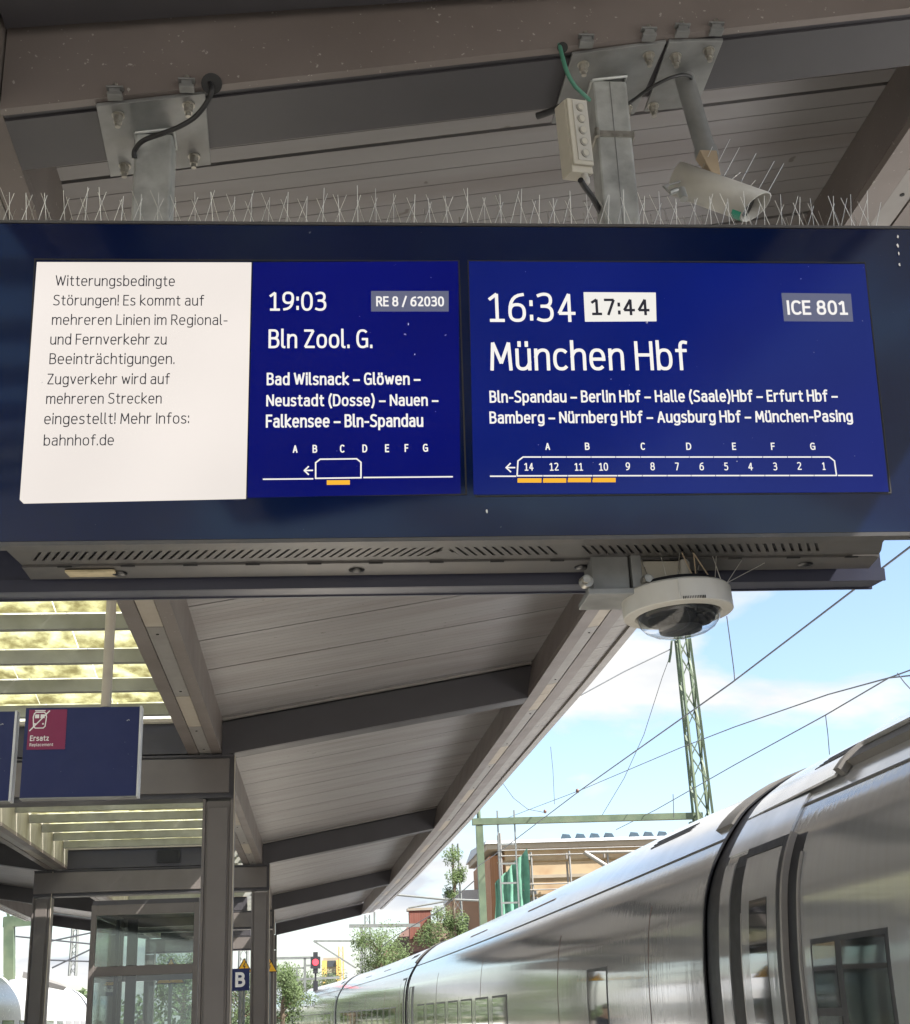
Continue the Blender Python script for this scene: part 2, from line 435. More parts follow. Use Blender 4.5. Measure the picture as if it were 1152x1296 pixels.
CURVE = -0.00056
def cv(y): return CURVE * y * y if y > 0 else 0.0
RY = [3.2456 + 9.9376 * k for k in range(-1, 5)]     # rib positions along the platform
RY.append(RY[-1] + 9.9376)
XL, ZL, SL = -0.772, 4.10, 0.1686
XC = -2.56                                           # middle line of the platform
def chord(y):                                        # the canopy is straight from rib to rib
    for a_, b_ in zip(RY[:-1], RY[1:]):
        if y <= b_ + 1e-6:
            t = (y - a_) / (b_ - a_)
            return cv(a_) * (1 - t) + cv(b_) * t
    return cv(y)
DL = {RY[1]: 0.0, RY[2]: 0.0, RY[3]: 0.16, RY[4]: 0.26, RY[5]: 0.42, RY[6]: 0.55}
def widen(x, y):
    """the column line curves less than the platform edge, so the canopy half narrows towards its far end"""
    if y <= RY[2]: return 0.0
    for a_, b_ in zip(RY[2:-1], RY[3:]):
        if y <= b_ + 1e-6:
            t = (y - a_) / (b_ - a_); d = DL[a_] * (1 - t) + DL[b_] * t; break
    else: d = 0.55
    if x > -0.8: w = max(0.0, min(1.0, (2.0 - x) / 2.8))
    else: w = max(0.0, min(1.0, (x - XC) / 1.2))
    return d * w
def zb(x): return ZL + SL * (x - XL)
def mirror(x, side): return x if side > 0 else 2 * XC - x
def cbox(mb, x0, x1, y0, y1, z0, z1, side=1, slope=True):
    """box between two platform positions following the chord; z offsets from the sloped soffit plane when slope"""
    def P(x, y, z):
        zz = (zb(x) + z) if slope else z
        return (mirror(x, side) + chord(y) + (widen(x, y) if side > 0 else 0), y, zz)
    p = [P(x0, y0, z0), P(x1, y0, z0), P(x1, y1, z0), P(x0, y1, z0), P(x0, y0, z1), P(x1, y0, z1), P(x1, y1, z1), P(x0, y1, z1)]
    if side < 0: p = [p[1], p[0], p[3], p[2], p[5], p[4], p[7], p[6]]
    mb.hexa(p)

# ------------------------------------------------------------------ ground, platform, tracks
g = MB().box(-600, 600, -200, 1500, -1.2, -0.75).build('ground', ground_m, kind='structure')
def strip(name, x0, x1, z0, z1, m, y0=-30, y1=300, step=10, top=None, **kw):
    mb = MB()
    ys = [y0 + (y1 - y0) * i / 40 for i in range(41)]
    for a_, b_ in zip(ys[:-1], ys[1:]):
        mb.hexa([(x0 + cv(a_), a_, z0), (x1 + cv(a_), a_, z0), (x1 + cv(b_), b_, z0), (x0 + cv(b_), b_, z0),
                 (x0 + cv(a_), a_, z1), (x1 + cv(a_), a_, z1), (x1 + cv(b_), b_, z1), (x0 + cv(b_), b_, z1)])
    return mb.build(name, m, **kw)
strip('platform', -7.85, 2.66, -0.75, 0.0, concrete, y1=220, kind='structure')
strip('platform_line', 1.75, 1.90, 0.0, 0.004, white_print, y1=120, kind='structure')
strip('platform_line', -7.1, -6.95, 0.0, 0.004, white_print, y1=120, kind='structure')
strip('track_bed', 2.7, 16.0, -0.749, -0.62, ballast_m, y1=260, kind='structure')
strip('track_bed', -20.0, -7.9, -0.749, -0.62, ballast_m, y1=260, kind='structure')
for xr in (4.25, 8.7, 12.9, -9.35, -13.8):
    for sx in (-0.75, 0.68):
        strip('rail', xr + sx, xr + sx + 0.07, -0.62, -0.48, rail_m, y1=260, kind='structure')

# ------------------------------------------------------------------ canopy
def make_canopy(side, label):
    root = thing('platform_canopy', label, 'canopy', (mirror(0, side), 0, 0))
    off = Vector(root.location)
    def B(mb, name, m, **kw):
        o = mb.build(name, m, root, **kw)
        o.location = -off
        return o
    XE, XT = 2.70, 2.79
    XB0, XB1 = 2.13, 2.49           # outer beam
    for k, (ya, yb) in enumerate(zip(RY[:-2], RY[1:-1])):
        # soffit: single boards near the display, wider grooved panels farther on
        y = ya + 0.30
        near = (k == 1 and side > 0)
        while y < yb - 0.02:
            if near and y < ya + 2.3:
                w = 0.0994
                mb = MB()
                jd = 0.020 if int(round((y - ya - 0.30) / 0.0994)) % 9 == 5 else 0.004
                cbox(mb, -0.90, 2.215, y, y + w - jd, 0.36, 0.375, side)
                B(mb, 'soffit_board', soffit)
                y += w
            else:
                w = min(0.935, yb - y)
                mb = MB()
                nn = max(1, int(round(w / 0.0935)))
                for j in range(nn):
                    e = 0.024 if j == nn - 1 else 0.0035
                    cbox(mb, -0.90, 2.215, y + w * j / nn, y + w * (j + 1) / nn - e, 0.36, 0.375, side)
                B(mb, 'soffit_panel', soffit)
                y += w
        # overhang boards
        y = ya
        while y < yb - 0.02:
            w = min(0.71, yb - y)
            mb = MB()
            nn = 7 if k < 4 else 2
            for j in range(nn):
                e = 0.012 if j == nn - 1 else 0.004
                cbox(mb, XB1 + 0.002, XE, y + w * j / nn, y + w * (j + 1) / nn - e, 0.055, 0.07, side)
            B(mb, 'overhang_panel', plate_grey)
            y += w
        mb = MB(); cbox(mb, -1.2, XT - 0.01, ya, yb, 0.40, 0.46, side); B(mb, 'roof_deck', black)
        mb = MB(); cbox(mb, XB1 - 0.01, XT - 0.01, ya, yb, 0.085, 0.10, side); B(mb, 'overhang_deck', black)
        mb = MB(); cbox(mb, XE + 0.003, XT, ya, yb, 0.03, 0.46, side); B(mb, 'edge_trim', plate_grey)
        # outer beam: flanges, side faces, inset cover plates
        mb = MB()
        cbox(mb, XB0, 2.25, ya, yb, 0.0, 0.036, side)
        pin = []
        for zz_ in (0.002, 0.358):
            for xx_, yy_ in (((XB0, ya), (XB0 + .1, ya), (XB0 + .1, yb), (XB0, yb)) if zz_ < .1 else ((2.195, ya), (2.23, ya), (2.23, yb), (2.195, yb))):
                xq = xx_ if zz_ > .1 or xx_ > XB0 else XB0 - 0.001
                pin.append((mirror(xq, side) + chord(yy_) + (widen(xq, yy_) if side > 0 else 0), yy_, zb(xx_) + zz_ + (0.036 if zz_ < .1 else 0)))
        if side < 0: pin = [pin[1], pin[0], pin[3], pin[2], pin[5], pin[4], pin[7], pin[6]]
        mb.hexa(pin)
        cbox(mb, 2.362, XB1, ya, yb, 0.0, 0.036, side)
        cbox(mb, XB1 - 0.03, XB1, ya, yb, 0.038, 0.395, side)
        cbox(mb, 2.24, 2.372, ya, yb, 0.04, 0.05, side)
        B(mb, 'outer_beam', beam)
        # long beam over the columns
        mb = MB()
        cbox(mb, -1.22, -1.118, ya, yb, 4.10, 4.14, side, False)
        cbox(mb, -0.992, -0.90, ya, yb, 4.10, 4.14, side, False)
        cbox(mb, -0.93, -0.90, ya, yb, 4.142, 4.50, side, False)
        cbox(mb, -1.13, -0.98, ya, yb, 4.143, 4.15, side, False)
        B(mb, 'long_beam', beam)
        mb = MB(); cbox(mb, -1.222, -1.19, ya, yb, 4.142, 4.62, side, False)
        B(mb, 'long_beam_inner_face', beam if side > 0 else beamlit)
        y = ya + 0.15 if k != 2 else ya
        j = 0
        for (x0, x1, sl, y0) in ((-1.112, -0.998, False, 5.65), (2.256, 2.356, True, 7.65)):
            j = 0
            y = y0 - 3 * 3.3 - 3.3
            while y < 43:
                for wlen, mt in ((2.05, plate_grey), (1.2, plate_beige)):
                    a0, b0 = max(y, ya), min(y + wlen, yb)
                    if b0 - a0 > 0.05:
                        mb = MB()
                        if sl: cbox(mb, x0, x1, a0 + 0.006, b0 - 0.006, 0.006, 0.036, side)
                        else: cbox(mb, x0, x1, a0 + 0.006, b0 - 0.006, 4.106, 4.138, side, False)
                        o = B(mb, 'cover_plate', mt)
                        if mt is plate_grey and side > 0 and k in (1, 2) and b0 - a0 > 0.3:
                            sc = MB()
                            for yy in (a0 + 0.18, b0 - 0.18):
                                xm = (x0 + x1) / 2
                                zm = (zb(xm) + 0.006) if sl else 4.106
                                sc.tube([(xm + chord(yy) + widen(xm, yy), yy, zm - 0.004), (xm + chord(yy) + widen(xm, yy), yy, zm + 0.004)], 0.010, 8)
                            sc.build('screw', black, o)
                    y += wlen
    # ribs
    for k, ry in enumerate(RY[:-1]):
        mb = MB()
        w = 0.30
        def rib(x0, x1, a_, b_, z0, z1, slope=True):
            xt = x1 + (0.155 if z1 > 0.3 else 0.0) if z0 < .3 else x1
            p0, p1 = RY[k] + a_, RY[k] + b_
            def P(x, y, z):
                return (mirror(x, side) + chord(RY[k]) + (widen(x, RY[k]) if side > 0 else 0), y, (zb(x) if slope else 0) + z)
            p = [P(x0, p0, z0), P(x1, p0, z0), P(x1, p1, z0), P(x0, p1, z0), P(x0, p0, z1), P(xt, p0, z1), P(xt, p1, z1), P(x0, p1, z1)]
            if side < 0: p = [p[1], p[0], p[3], p[2], p[5], p[4], p[7], p[6]]
            mb.hexa(p)
        rib(-0.895, XB0 - 0.003, 0.0, 0.03, 0.0, 0.315)
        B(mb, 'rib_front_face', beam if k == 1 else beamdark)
        mb = MB()
        rib(-0.895, XB0 - 0.003, 0.032, 0.060, 0.012, 0.05)
        rib(-0.895, XB0 - 0.003, 0.062, 0.30, 0.004, 0.34)
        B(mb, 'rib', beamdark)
        mb = MB()
        rib(-0.895, 2.18, -0.035, 0.02, 0.335, 0.357)
        B(mb, 'rib_top_trim', plate_grey)  # lip in a paler colour that stands for the light it catches
        if k == 1 and side > 0:
            for (a_, b_, da, db) in ((3.07, 3.205, 0.245, 0.150), (2.90, 3.06, 0.262, 0.165), (2.70, 2.89, 0.280, 0.19)):
                mb = MB()
                xa, xb = -0.895, 1.9
                za, zb_ = zb(xa) + da, zb(xb) + db - 0.04
                mb.hexa([(xa, a_, za), (xb, a_, zb_), (xb, b_, zb_), (xa, b_, za), (xa, a_, za + .10), (xb, a_, zb_ + .16), (xb, b_, zb_ + .16), (xa, b_, za + .10)])
                B(mb, 'cable_tray', beamdark)
    return root
canopy_right = make_canopy(1, 'grey-brown canopy roof rising towards the long silver train, over the display board')
canopy_left = make_canopy(-1, 'canopy roof half rising towards the left track, partly hidden by the blue signs')

# centre skylight with tilted glass strips between the long beams
skyl = thing('skylight', 'skylight of mossy glass strips between grey bars above the blue signs', 'skylight', (XC, 0, 0))
for k, (ya, yb) in enumerate(zip(RY[:-2], RY[1:-1])):
    y = ya + 0.42
    while y < yb - 0.3:
        mb = MB(); cbox(mb, 2 * XC + 1.225, -1.225, y, y + 0.07, 4.375, 4.485, 1, False)
        o = mb.build('glazing_bar', bar_grey, skyl); o.location = (-XC, 0, 0)
        ye = min(y + 1.0, yb - 0.02)
        mb = MB()
        xa, xb = 2 * XC + 1.225, -1.225
        nseg = 4
        for j in range(nseg):
            u0 = xa + (xb - xa) * j / nseg + 0.006; u1 = xa + (xb - xa) * (j + 1) / nseg - 0.006
            gm = MB()
            c_ = chord(y)
            ja, jb = random.uniform(-.012, .012), random.uniform(-.012, .012)
            gm.hexa([(u0 + c_, y + 0.03 + ja, 4.71), (u1 + c_, y + 0.03 + ja, 4.71), (u1 + c_, ye + 0.02 + jb, 4.50), (u0 + c_, ye + 0.02 + jb, 4.50),
                     (u0 + c_, y + 0.03 + ja, 4.72), (u1 + c_, y + 0.03 + ja, 4.72), (u1 + c_, ye + 0.02 + jb, 4.51), (u0 + c_, ye + 0.02 + jb, 4.51)])
            o = gm.build('glass_pane', moss_glass, skyl); o.location = (-XC, 0, 0)
        y += 1.0

# portal frames (column pair and cross-beam) from the second rib on
for k in range(2, 6):
    y0 = RY[k]
    c0 = chord(y0)
    xr0, xr1 = -1.065 + c0, -0.775 + c0
    xl1, xl0 = 2 * XC - (-1.065) + c0, 2 * XC - (-0.775) + c0
    if k >= 3:
        xr1 = {3: -0.92, 4: -1.20, 5: -1.48}[k]; xr0 = xr1 - 0.29
        xl0 = {3: -4.72, 4: -4.98, 5: -5.38}[k]; xl1 = xl0 + 0.29
    lab = {2: 'nearest brown steel portal frame, its big column right of the blue sign', 3: 'second brown steel portal frame with a column at each end, beside the glass shelter',
           4: 'third brown steel portal frame, just behind the second one', 5: 'last brown steel portal frame at the canopy end'}[k]
    p = thing('portal_frame', lab, 'portal frame', (xr0, y0, 0), 'steel portal frames of the canopy')
    def PB(mb, name, m, par=p, **kw):
        o = mb.build(name, m, par, **kw)
        if par is p: o.location = (-xr0, -y0, 0)
        return o
    for (a_, b_) in ((xr0, xr1), (xl0, xl1)):
        mb = MB()
        mb.box(a_ + 0.03, b_ - 0.03, y0 + 0.014, y0 + 0.29, 0.0, 3.64)
        mb.box(a_, a_ + 0.028, y0, y0 + 0.30, 0.0, 3.66)
        mb.box(b_ - 0.028, b_, y0, y0 + 0.30, 0.0, 3.66)
        PB(mb, 'column', colpaint, bevel=0.004)
        mb = MB(); mb.box(a_ + 0.052, b_ - 0.052, y0 - 0.006, y0 + 0.012, 0.0, 3.58)
        PB(mb, 'column_cover', colpaint, bevel=0.004)
        mb = MB(); mb.box(b_ + 0.002, b_ + 0.012, y0 - 0.004, y0 + 0.02, 0.0, 4.07)
        PB(mb, 'edge_strip', plate_beige)
        mb = MB(); mb.box(a_ - 0.06, b_ + 0.06, y0 - 0.05, y0 + 0.35, 0.0, 0.02)
        PB(mb, 'base_plate', galv_d)
    mb = MB()
    mb.box(xl0, xr1, y0 + 0.02, y0 + 0.29, 3.67, 4.085)
    mb.box(xl0, xr1, y0, y0 + 0.018, 3.67, 3.69)
    mb.box(xl0, xr1, y0, y0 + 0.018, 4.065, 4.085)
    PB(mb, 'crossbeam', beamdark)
    mb = MB(); mb.box(xl0 + 0.01, xr1 - 0.045, y0 - 0.008, y0 + 0.018, 3.72, 4.045)
    PB(mb, 'crossbeam_cover', colpaint, bevel=0.004)
    mb = MB()
    mb.box(2 * XC + 1.22 + c0, -1.225 + c0, y0 + 0.0, y0 + 0.3, 4.10, 4.40)
    PB(mb, 'upper_crossbeam', beamdark)
    mb = MB(); mb.box(2 * XC + 1.22 + c0, -1.225 + c0, y0 - 0.05, y0 - 0.003, 4.40, 4.435)
    PB(mb, 'upper_trim', plate_beige)  # same lip as on the ribs, its caught light put into the pale colour
    if k == 3:
        mb = MB(); mb.box(-2.75, -2.38, y0 - 0.03, y0 - 0.002, 4.16, 4.36)
        PB(mb, 'vent_hatch', black)

# ------------------------------------------------------------------ departure display
D_ORIGIN = (-0.6931, 2.9241, 3.3999)
D_ROT = [(0.999782, 0.020898, 3.2e-05), (-0.020779, 0.994263, -0.104922), (-0.002225, 0.104899, 0.99448)]
disp = thing('departure_display', 'large dark blue departure display with a white notice and two lit train panels', 'display')
DM = Matrix([list(D_ROT[i]) + [D_ORIGIN[i]] for i in range(3)] + [[0, 0, 0, 1]])
disp.matrix_world = DM
UL, UR = -0.34, 2.235
def DBox(name, m, u0, u1, y0, y1, v0, v1, parent=disp, **kw):
    return MB().box(u0, u1, y0, y1, v0, v1).build(name, m, parent, **kw)
DBox('front_glass', housing_blue, UL, UR, 0.0, 0.03, -0.700, 0.098)
fr = MB()
fr.box(UL - .004, UR + .004, -0.003, 0.045, -0.7108, -0.7015); fr.box(UL - .004, UR + .004, -0.003, 0.045, 0.0995, 0.1064)
fr.build('front_frame', housing_grey, disp)
body = MB()
BL, BR = -0.045, 2.04
body.hexa([(BL, 0.046, -0.69), (BR, 0.046, -0.69), (BR + .05, 0.40, -0.66), (BL, 0.40, -0.66), (BL, 0.046, 0.09), (BR, 0.046, 0.09), (BR, 0.36, 0.09), (BL, 0.36, 0.09)])
body.build('body', black, disp)
# vent panel with real slots: two rails and slanted bars over the dark body
V0y, V1y = 0.048, 0.205           # depth range of the vent face
def vz(y): return -0.7085 - 0.012 * (y - 0.05)
def quad(mb, pts, th=0.004):
    mb.hexa([(u, y, vz(y)) for u, y in pts] + [(u, y, vz(y) + th) for u, y in pts])
vent = MB()
a0, a1 = 0.075, 0.162
XM = 0.985                         # slots change direction here
quad(vent, [(BL, V0y), (BR + 0.02, V0y), (BR + 0.025, a0), (BL, a0)])
quad(vent, [(BL, a1), (BR + 0.055, a1), (BR + 0.065, V1y), (BL, V1y)])
def slots(u_start, u_end, lean):
    n = int(round((u_end - u_start) / 0.0213))
    p = (u_end - u_start) / n
    for i in range(n):
        u = u_start + p * i
        quad(vent, [(u, a0), (u + p - 0.0075, a0), (u + p - 0.0075 + lean, a1), (u + lean, a1)])
    return n
slots(0.01, XM - 0.006, -0.034)
slots(XM + 0.006, 1.235, 0.034)
slots(1.30, 1.90, 0.034)
quad(vent, [(BL, a0), (0.01, a0), (-0.024, a1), (BL, a1)])
quad(vent, [(XM - 0.006, a0), (XM + 0.006, a0), (XM + 0.012, 0.098), (XM - 0.012, 0.098)])
quad(vent, [(XM - 0.024, 0.127), (XM + 0.024, 0.127), (XM + 0.040, a1), (XM - 0.040, a1)])
quad(vent, [(XM - 0.006, 0.0985), (XM + 0.006, 0.0985), (XM + 0.018, 0.1265), (XM - 0.018, 0.1265)])
quad(vent, [(1.235, a0), (1.30, a0), (1.334, a1), (1.269, a1)])
quad(vent, [(1.90, a0), (BR + 0.025, a0), (BR + 0.055, a1), (1.934, a1)])
vent.build('vent_panel', housing_grey, disp)
DBox('vent_backing', black, BL + .01, BR - .01, V0y + .01, V1y, -0.703, -0.695)
ledge = MB()
ledge.hexa([(BL, 0.207, -0.716), (BR + 0.066, 0.207, -0.716), (BR + 0.075, 0.305, -0.726), (BL, 0.305, -0.726),
            (BL, 0.207, -0.70), (BR + 0.066, 0.207, -0.70), (BR + 0.075, 0.305, -0.70), (BL, 0.305, -0.70)])
led = ledge.build('lower_ledge', housing_grey, disp)
for i in range(14):
    u = 0.04 + i * 0.152
    DBox('ledge_slot', black, u, u + 0.035, 0.2055, 0.2115, -0.7175, -0.7135, led)
for u in (0.18, 0.77, 1.345, 1.93):
    s_ = MB().lathe([(0.0, -0.006), (0.010, -0.006), (0.019, -0.002), (0.021, 0.001)], 16, (u, 0.262, -0.7225))
    s_.build('ledge_screw', lens_black, led)
DBox('maker_label', label_yel, 0.055, 0.175, 0.222, 0.285, -0.7255, -0.7205, led)
DBox('rear_glass', housing_rear, UL + .02, BR + 0.125, 0.345, 0.43, -0.752, 0.10)
rf = MB(); rf.box(UL, BR + 0.13, 0.432, 0.442, -0.756, 0.11); rf.box(UL, BR + .13, 0.335, 0.343, -0.752, -0.72)
rf.build('rear_frame', housing_rear, disp)
DBox('top_cover', housing_grey, UL, UR, 0.046, 0.43, 0.092, 0.104)

def screen(name, m, p_tl, p_tr, p_br, p_bl, y=-0.002, th=0.0045, parent=disp, chamfer=None):
    q = [p_bl, p_br, p_tr, p_tl]
    mb = MB()
    if chamfer:
        bl = p_bl
        q = [(bl[0] + chamfer, bl[1]), p_br, p_tr, p_tl, (bl[0], bl[1] + chamfer)]
    n = len(q)
    mb.add([(u, y, v) for u, v in q] + [(u, y + th, v) for u, v in q],
           [tuple(range(n)), tuple(range(2 * n - 1, n - 1, -1))] + [(i, i + n, (i + 1) % n + n, (i + 1) % n) for i in range(n)])
    return mb.build(name, m, parent)
def border(x0, x1, v0, v1, parent=disp):
    t = 0.0035
    mb = MB()
    mb.box(x0 - t, x1 + t, -0.0012, 0.001, v1, v1 + t); mb.box(x0 - t, x1 + t, -0.0012, 0.001, v0 - t, v0)
    mb.box(x0 - t, x0, -0.0012, 0.001, v0, v1); mb.box(x1, x1 + t, -0.0012, 0.001, v0, v1)
    return mb.build('screen_gasket', black, parent)
W_TL, W_TR, W_BR, W_BL = (0.0035, -0.0042), (0.5196, -0.0027), (0.5121, -0.6037), (-0.0071, -0.6102)
notice = screen('notice_screen', scr_white, W_TL, W_TR, W_BR, W_BL, chamfer=0.009)
notice['label'] = 'lit white screen with a German disruption notice'
B_TL, B_TR, B_BR, B_BL = (0.5235, -0.0027), (1.0290, 0.0030), (1.0171, -0.5957), (0.5157, -0.6008)
blue1 = screen('train_screen', scr_blue, B_TL, B_TR, B_BR, B_BL)
blue1['label'] = 'lit blue screen for the 19:03 train'
C_TL, C_TR, C_BR, C_BL = (1.0557, 0.0031), (2.0661, -0.0002), (2.0619, -0.6008), (1.0481, -0.5980)
blue2 = screen('train_screen', scr_blue2, C_TL, C_TR, C_BR, C_BL)
blue2['label'] = 'lit blue screen for the delayed 16:34 train'
border(0.0, B_TR[0], B_BR[1], 0.002)
border(C_TL[0], C_TR[0], C_BR[1], C_TL[1])

YT = -0.0032
GL = {
 'a': (.40, 'M.05 .66Q.13 .72 .21 .72Q.38 .72 .38 .55L.38 0 M.38 .43L.22 .43Q0 .43 0 .21Q0 0 .17 0Q.31 0 .38 .13'),
 'b': (.42, 'M0 0L0 1.04 S0 .42 0 .72 -180 180'),
 'c': (.36, 'S0 .42 0 .72 52 308'),
 'd': (.42, 'M.42 0L.42 1.04 S0 .42 0 .72 0 360'),
 'e': (.42, 'M.01 .37L.42 .37 S0 .42 0 .72 0 306'),
 'f': (.28, 'M.31 1.01Q.12 1.08 .12 .84L.12 0 M0 .70L.28 .70'),
 'g': (.42, 'S0 .42 0 .72 0 360 M.42 .72L.42 -.06Q.42 -.27 .20 -.27Q.10 -.27 .04 -.23'),
 'h': (.40, 'M0 0L0 1.04 M0 .48Q.06 .72 .24 .72Q.40 .72 .40 .50L.40 0'),
 'i': (.00, 'M0 0L0 .72 M0 .92L0 1.02'),
 'k': (.38, 'M0 0L0 1.04 M.36 .72L.03 .37L.39 0'),
 'l': (.09, 'M0 1.04L0 .14Q0 0 .10 0'),
 'm': (.68, 'M0 0L0 .72 M0 .48Q.05 .72 .20 .72Q.34 .72 .34 .50L.34 0 M.34 .48Q.39 .72 .54 .72Q.68 .72 .68 .50L.68 0'),
 'n': (.40, 'M0 0L0 .72 M0 .48Q.06 .72 .24 .72Q.40 .72 .40 .50L.40 0'),
 'o': (.43, 'S0 .43 0 .72 0 360'),
 'p': (.42, 'M0 -.27L0 .72 S0 .42 0 .72 -180 180'),
 'r': (.26, 'M0 0L0 .72 M0 .46Q.05 .73 .27 .71'),
 's': (.34, 'M.32 .67Q.24 .72 .17 .72Q.01 .72 .01 .54Q.01 .42 .17 .37Q.34 .32 .34 .18Q.34 0 .15 0Q.07 0 0 .05'),
 't': (.27, 'M.11 .92L.11 .16Q.11 0 .25 0L.28 .01 M0 .70L.27 .70'),
 'u': (.40, 'M0 .72L0 .22Q0 0 .17 0Q.34 0 .40 .24 M.40 .72L.40 0'),
 'v': (.40, 'M0 .72L.20 0L.40 .72'),
 'w': (.62, 'M0 .72L.15 0L.31 .66L.47 0L.62 .72'),
 'z': (.34, 'M.01 .70L.34 .70L0 .02L.35 .02'),
 'A': (.52, 'M0 0L.26 1L.52 0 M.08 .30L.44 .30'),
 'B': (.44, 'M0 0L0 1L.20 1Q.41 1 .41 .77Q.41 .53 .20 .53L0 .53 M.20 .53Q.45 .53 .45 .27Q.45 0 .20 0L0 0'),
 'C': (.44, 'S0 .54 0 1 50 310'),
 'D': (.50, 'M0 0L0 1L.17 1Q.50 1 .50 .5Q.50 0 .17 0L0 0'),
 'E': (.38, 'M.38 0L0 0L0 1L.38 1 M0 .53L.34 .53'),
 'F': (.36, 'M0 0L0 1L.37 1 M0 .51L.33 .51'),
 'G': (.50, 'S0 .54 0 1 55 305 M.29 .48L.50 .48L.50 .06'),
 'H': (.50, 'M0 0L0 1 M.50 0L.50 1 M0 .53L.50 .53'),
 'I': (.00, 'M0 0L0 1'),
 'L': (.36, 'M0 1L0 0L.37 0'),
 'M': (.62, 'M0 0L.05 1L.31 .22L.57 1L.62 0'),
 'N': (.50, 'M0 0L0 1L.50 0L.50 1'),
 'P': (.42, 'M0 0L0 1L.20 1Q.44 1 .44 .73Q.44 .45 .20 .45L0 .45'),
 'R': (.44, 'M0 0L0 1L.20 1Q.42 1 .42 .75Q.42 .49 .20 .49L0 .49 M.22 .49L.46 0'),
 'S': (.44, 'M.41 .95Q.32 1 .23 1Q.02 1 .02 .76Q.02 .60 .22 .52Q.44 .44 .44 .25Q.44 0 .20 0Q.08 0 0 .06'),
 'W': (.76, 'M0 1L.19 0L.38 .92L.57 0L.76 1'),
 'Z': (.44, 'M.01 .99L.44 .99L0 .01L.45 .01'),
 '0': (.44, 'S0 .44 0 1 0 360'),
 '1': (.40, 'M.02 .82L.22 1L.22 0 M.04 0L.40 0'),
 '2': (.42, 'M.02 .93Q.12 1 .20 1Q.40 1 .40 .76Q.40 .60 .24 .40L.01 .02L.43 .02'),
 '3': (.42, 'M.02 .95Q.12 1 .20 1Q.39 1 .39 .77Q.39 .54 .18 .54L.12 .54 M.18 .54Q.42 .54 .42 .28Q.42 0 .18 0Q.08 0 0 .05'),
 '4': (.46, 'M.32 0L.32 1L0 .27L.46 .27'),
 '5': (.40, 'M.37 .98L.05 .98L.04 .54Q.12 .60 .19 .60Q.41 .60 .41 .31Q.41 0 .17 0Q.07 0 0 .05'),
 '6': (.44, 'S0 .44 0 .60 0 360 M.40 .98Q.0 .95 0 .33'),
 '7': (.40, 'M0 .98L.41 .98L.13 0'),
 '8': (.44, 'S.03 .41 .53 1 0 360 S0 .44 0 .53 0 360'),
 '9': (.44, 'S0 .44 .40 1 0 360 M.04 .02Q.44 .05 .44 .67'),
 ':': (.00, 'M0 .05L0 .16 M0 .60L0 .71'),
 '.': (.00, 'M0 0L0 .08'),
 '!': (.00, 'M0 1.02L0 .32 M0 0L0 .10'),
 '-': (.24, 'M0 .38L.24 .38'),
 '–': (.42, 'M0 .38L.42 .38'),
 '/': (.34, 'M0 -.08L.34 1.06'),
 '(': (.16, 'M.17 1.08Q-.13 .45 .17 -.20'),
 ')': (.16, 'M0 1.08Q.30 .45 0 -.20'),
}
GL['ü'] = (.40, GL['u'][1] + ' M.08 .90L.08 1.0 M.32 .90L.32 1.0')
GL['ö'] = (.43, GL['o'][1] + ' M.10 .90L.10 1.0 M.33 .90L.33 1.0')
GL['ä'] = (.40, GL['a'][1] + ' M.08 .90L.08 1.0 M.32 .90L.32 1.0')
import re as _re
def glyph_strokes(code):
    toks = _re.findall(r'[MLQS]|-?\d*\.?\d+', code)
    out_ = []; cur = None; i = 0
    def f(n):
        nonlocal i
        v = [float(toks[i + k]) for k in range(n)]; i += n
        return v
    while i < len(toks):
        c = toks[i]; i += 1
        if c == 'M':
            cur = [tuple(f(2))]; out_.append(cur)
        elif c == 'L':
            cur.append(tuple(f(2)))
        elif c == 'Q':
            cx, cy, x, y = f(4); x0, y0 = cur[-1]
            for k in range(1, 7):
                t = k / 6
                cur.append(((1 - t) ** 2 * x0 + 2 * t * (1 - t) * cx + t * t * x, (1 - t) ** 2 * y0 + 2 * t * (1 - t) * cy + t * t * y))
        elif c == 'S':
            x0, x1, y0, y1, a0_, a1_ = f(6)
            cur = []
            n = 26
            for k in range(n + 1):
                t = math.radians(a0_ + (a1_ - a0_) * k / n)
                ex = 2 / 2.5
                cc, ss = math.cos(t), math.sin(t)
                cur.append(((x0 + x1) / 2 + (x1 - x0) / 2 * math.copysign(abs(cc) ** ex, cc), (y0 + y1) / 2 + (y1 - y0) / 2 * math.copysign(abs(ss) ** ex, ss)))
            out_.append(cur)
    return out_
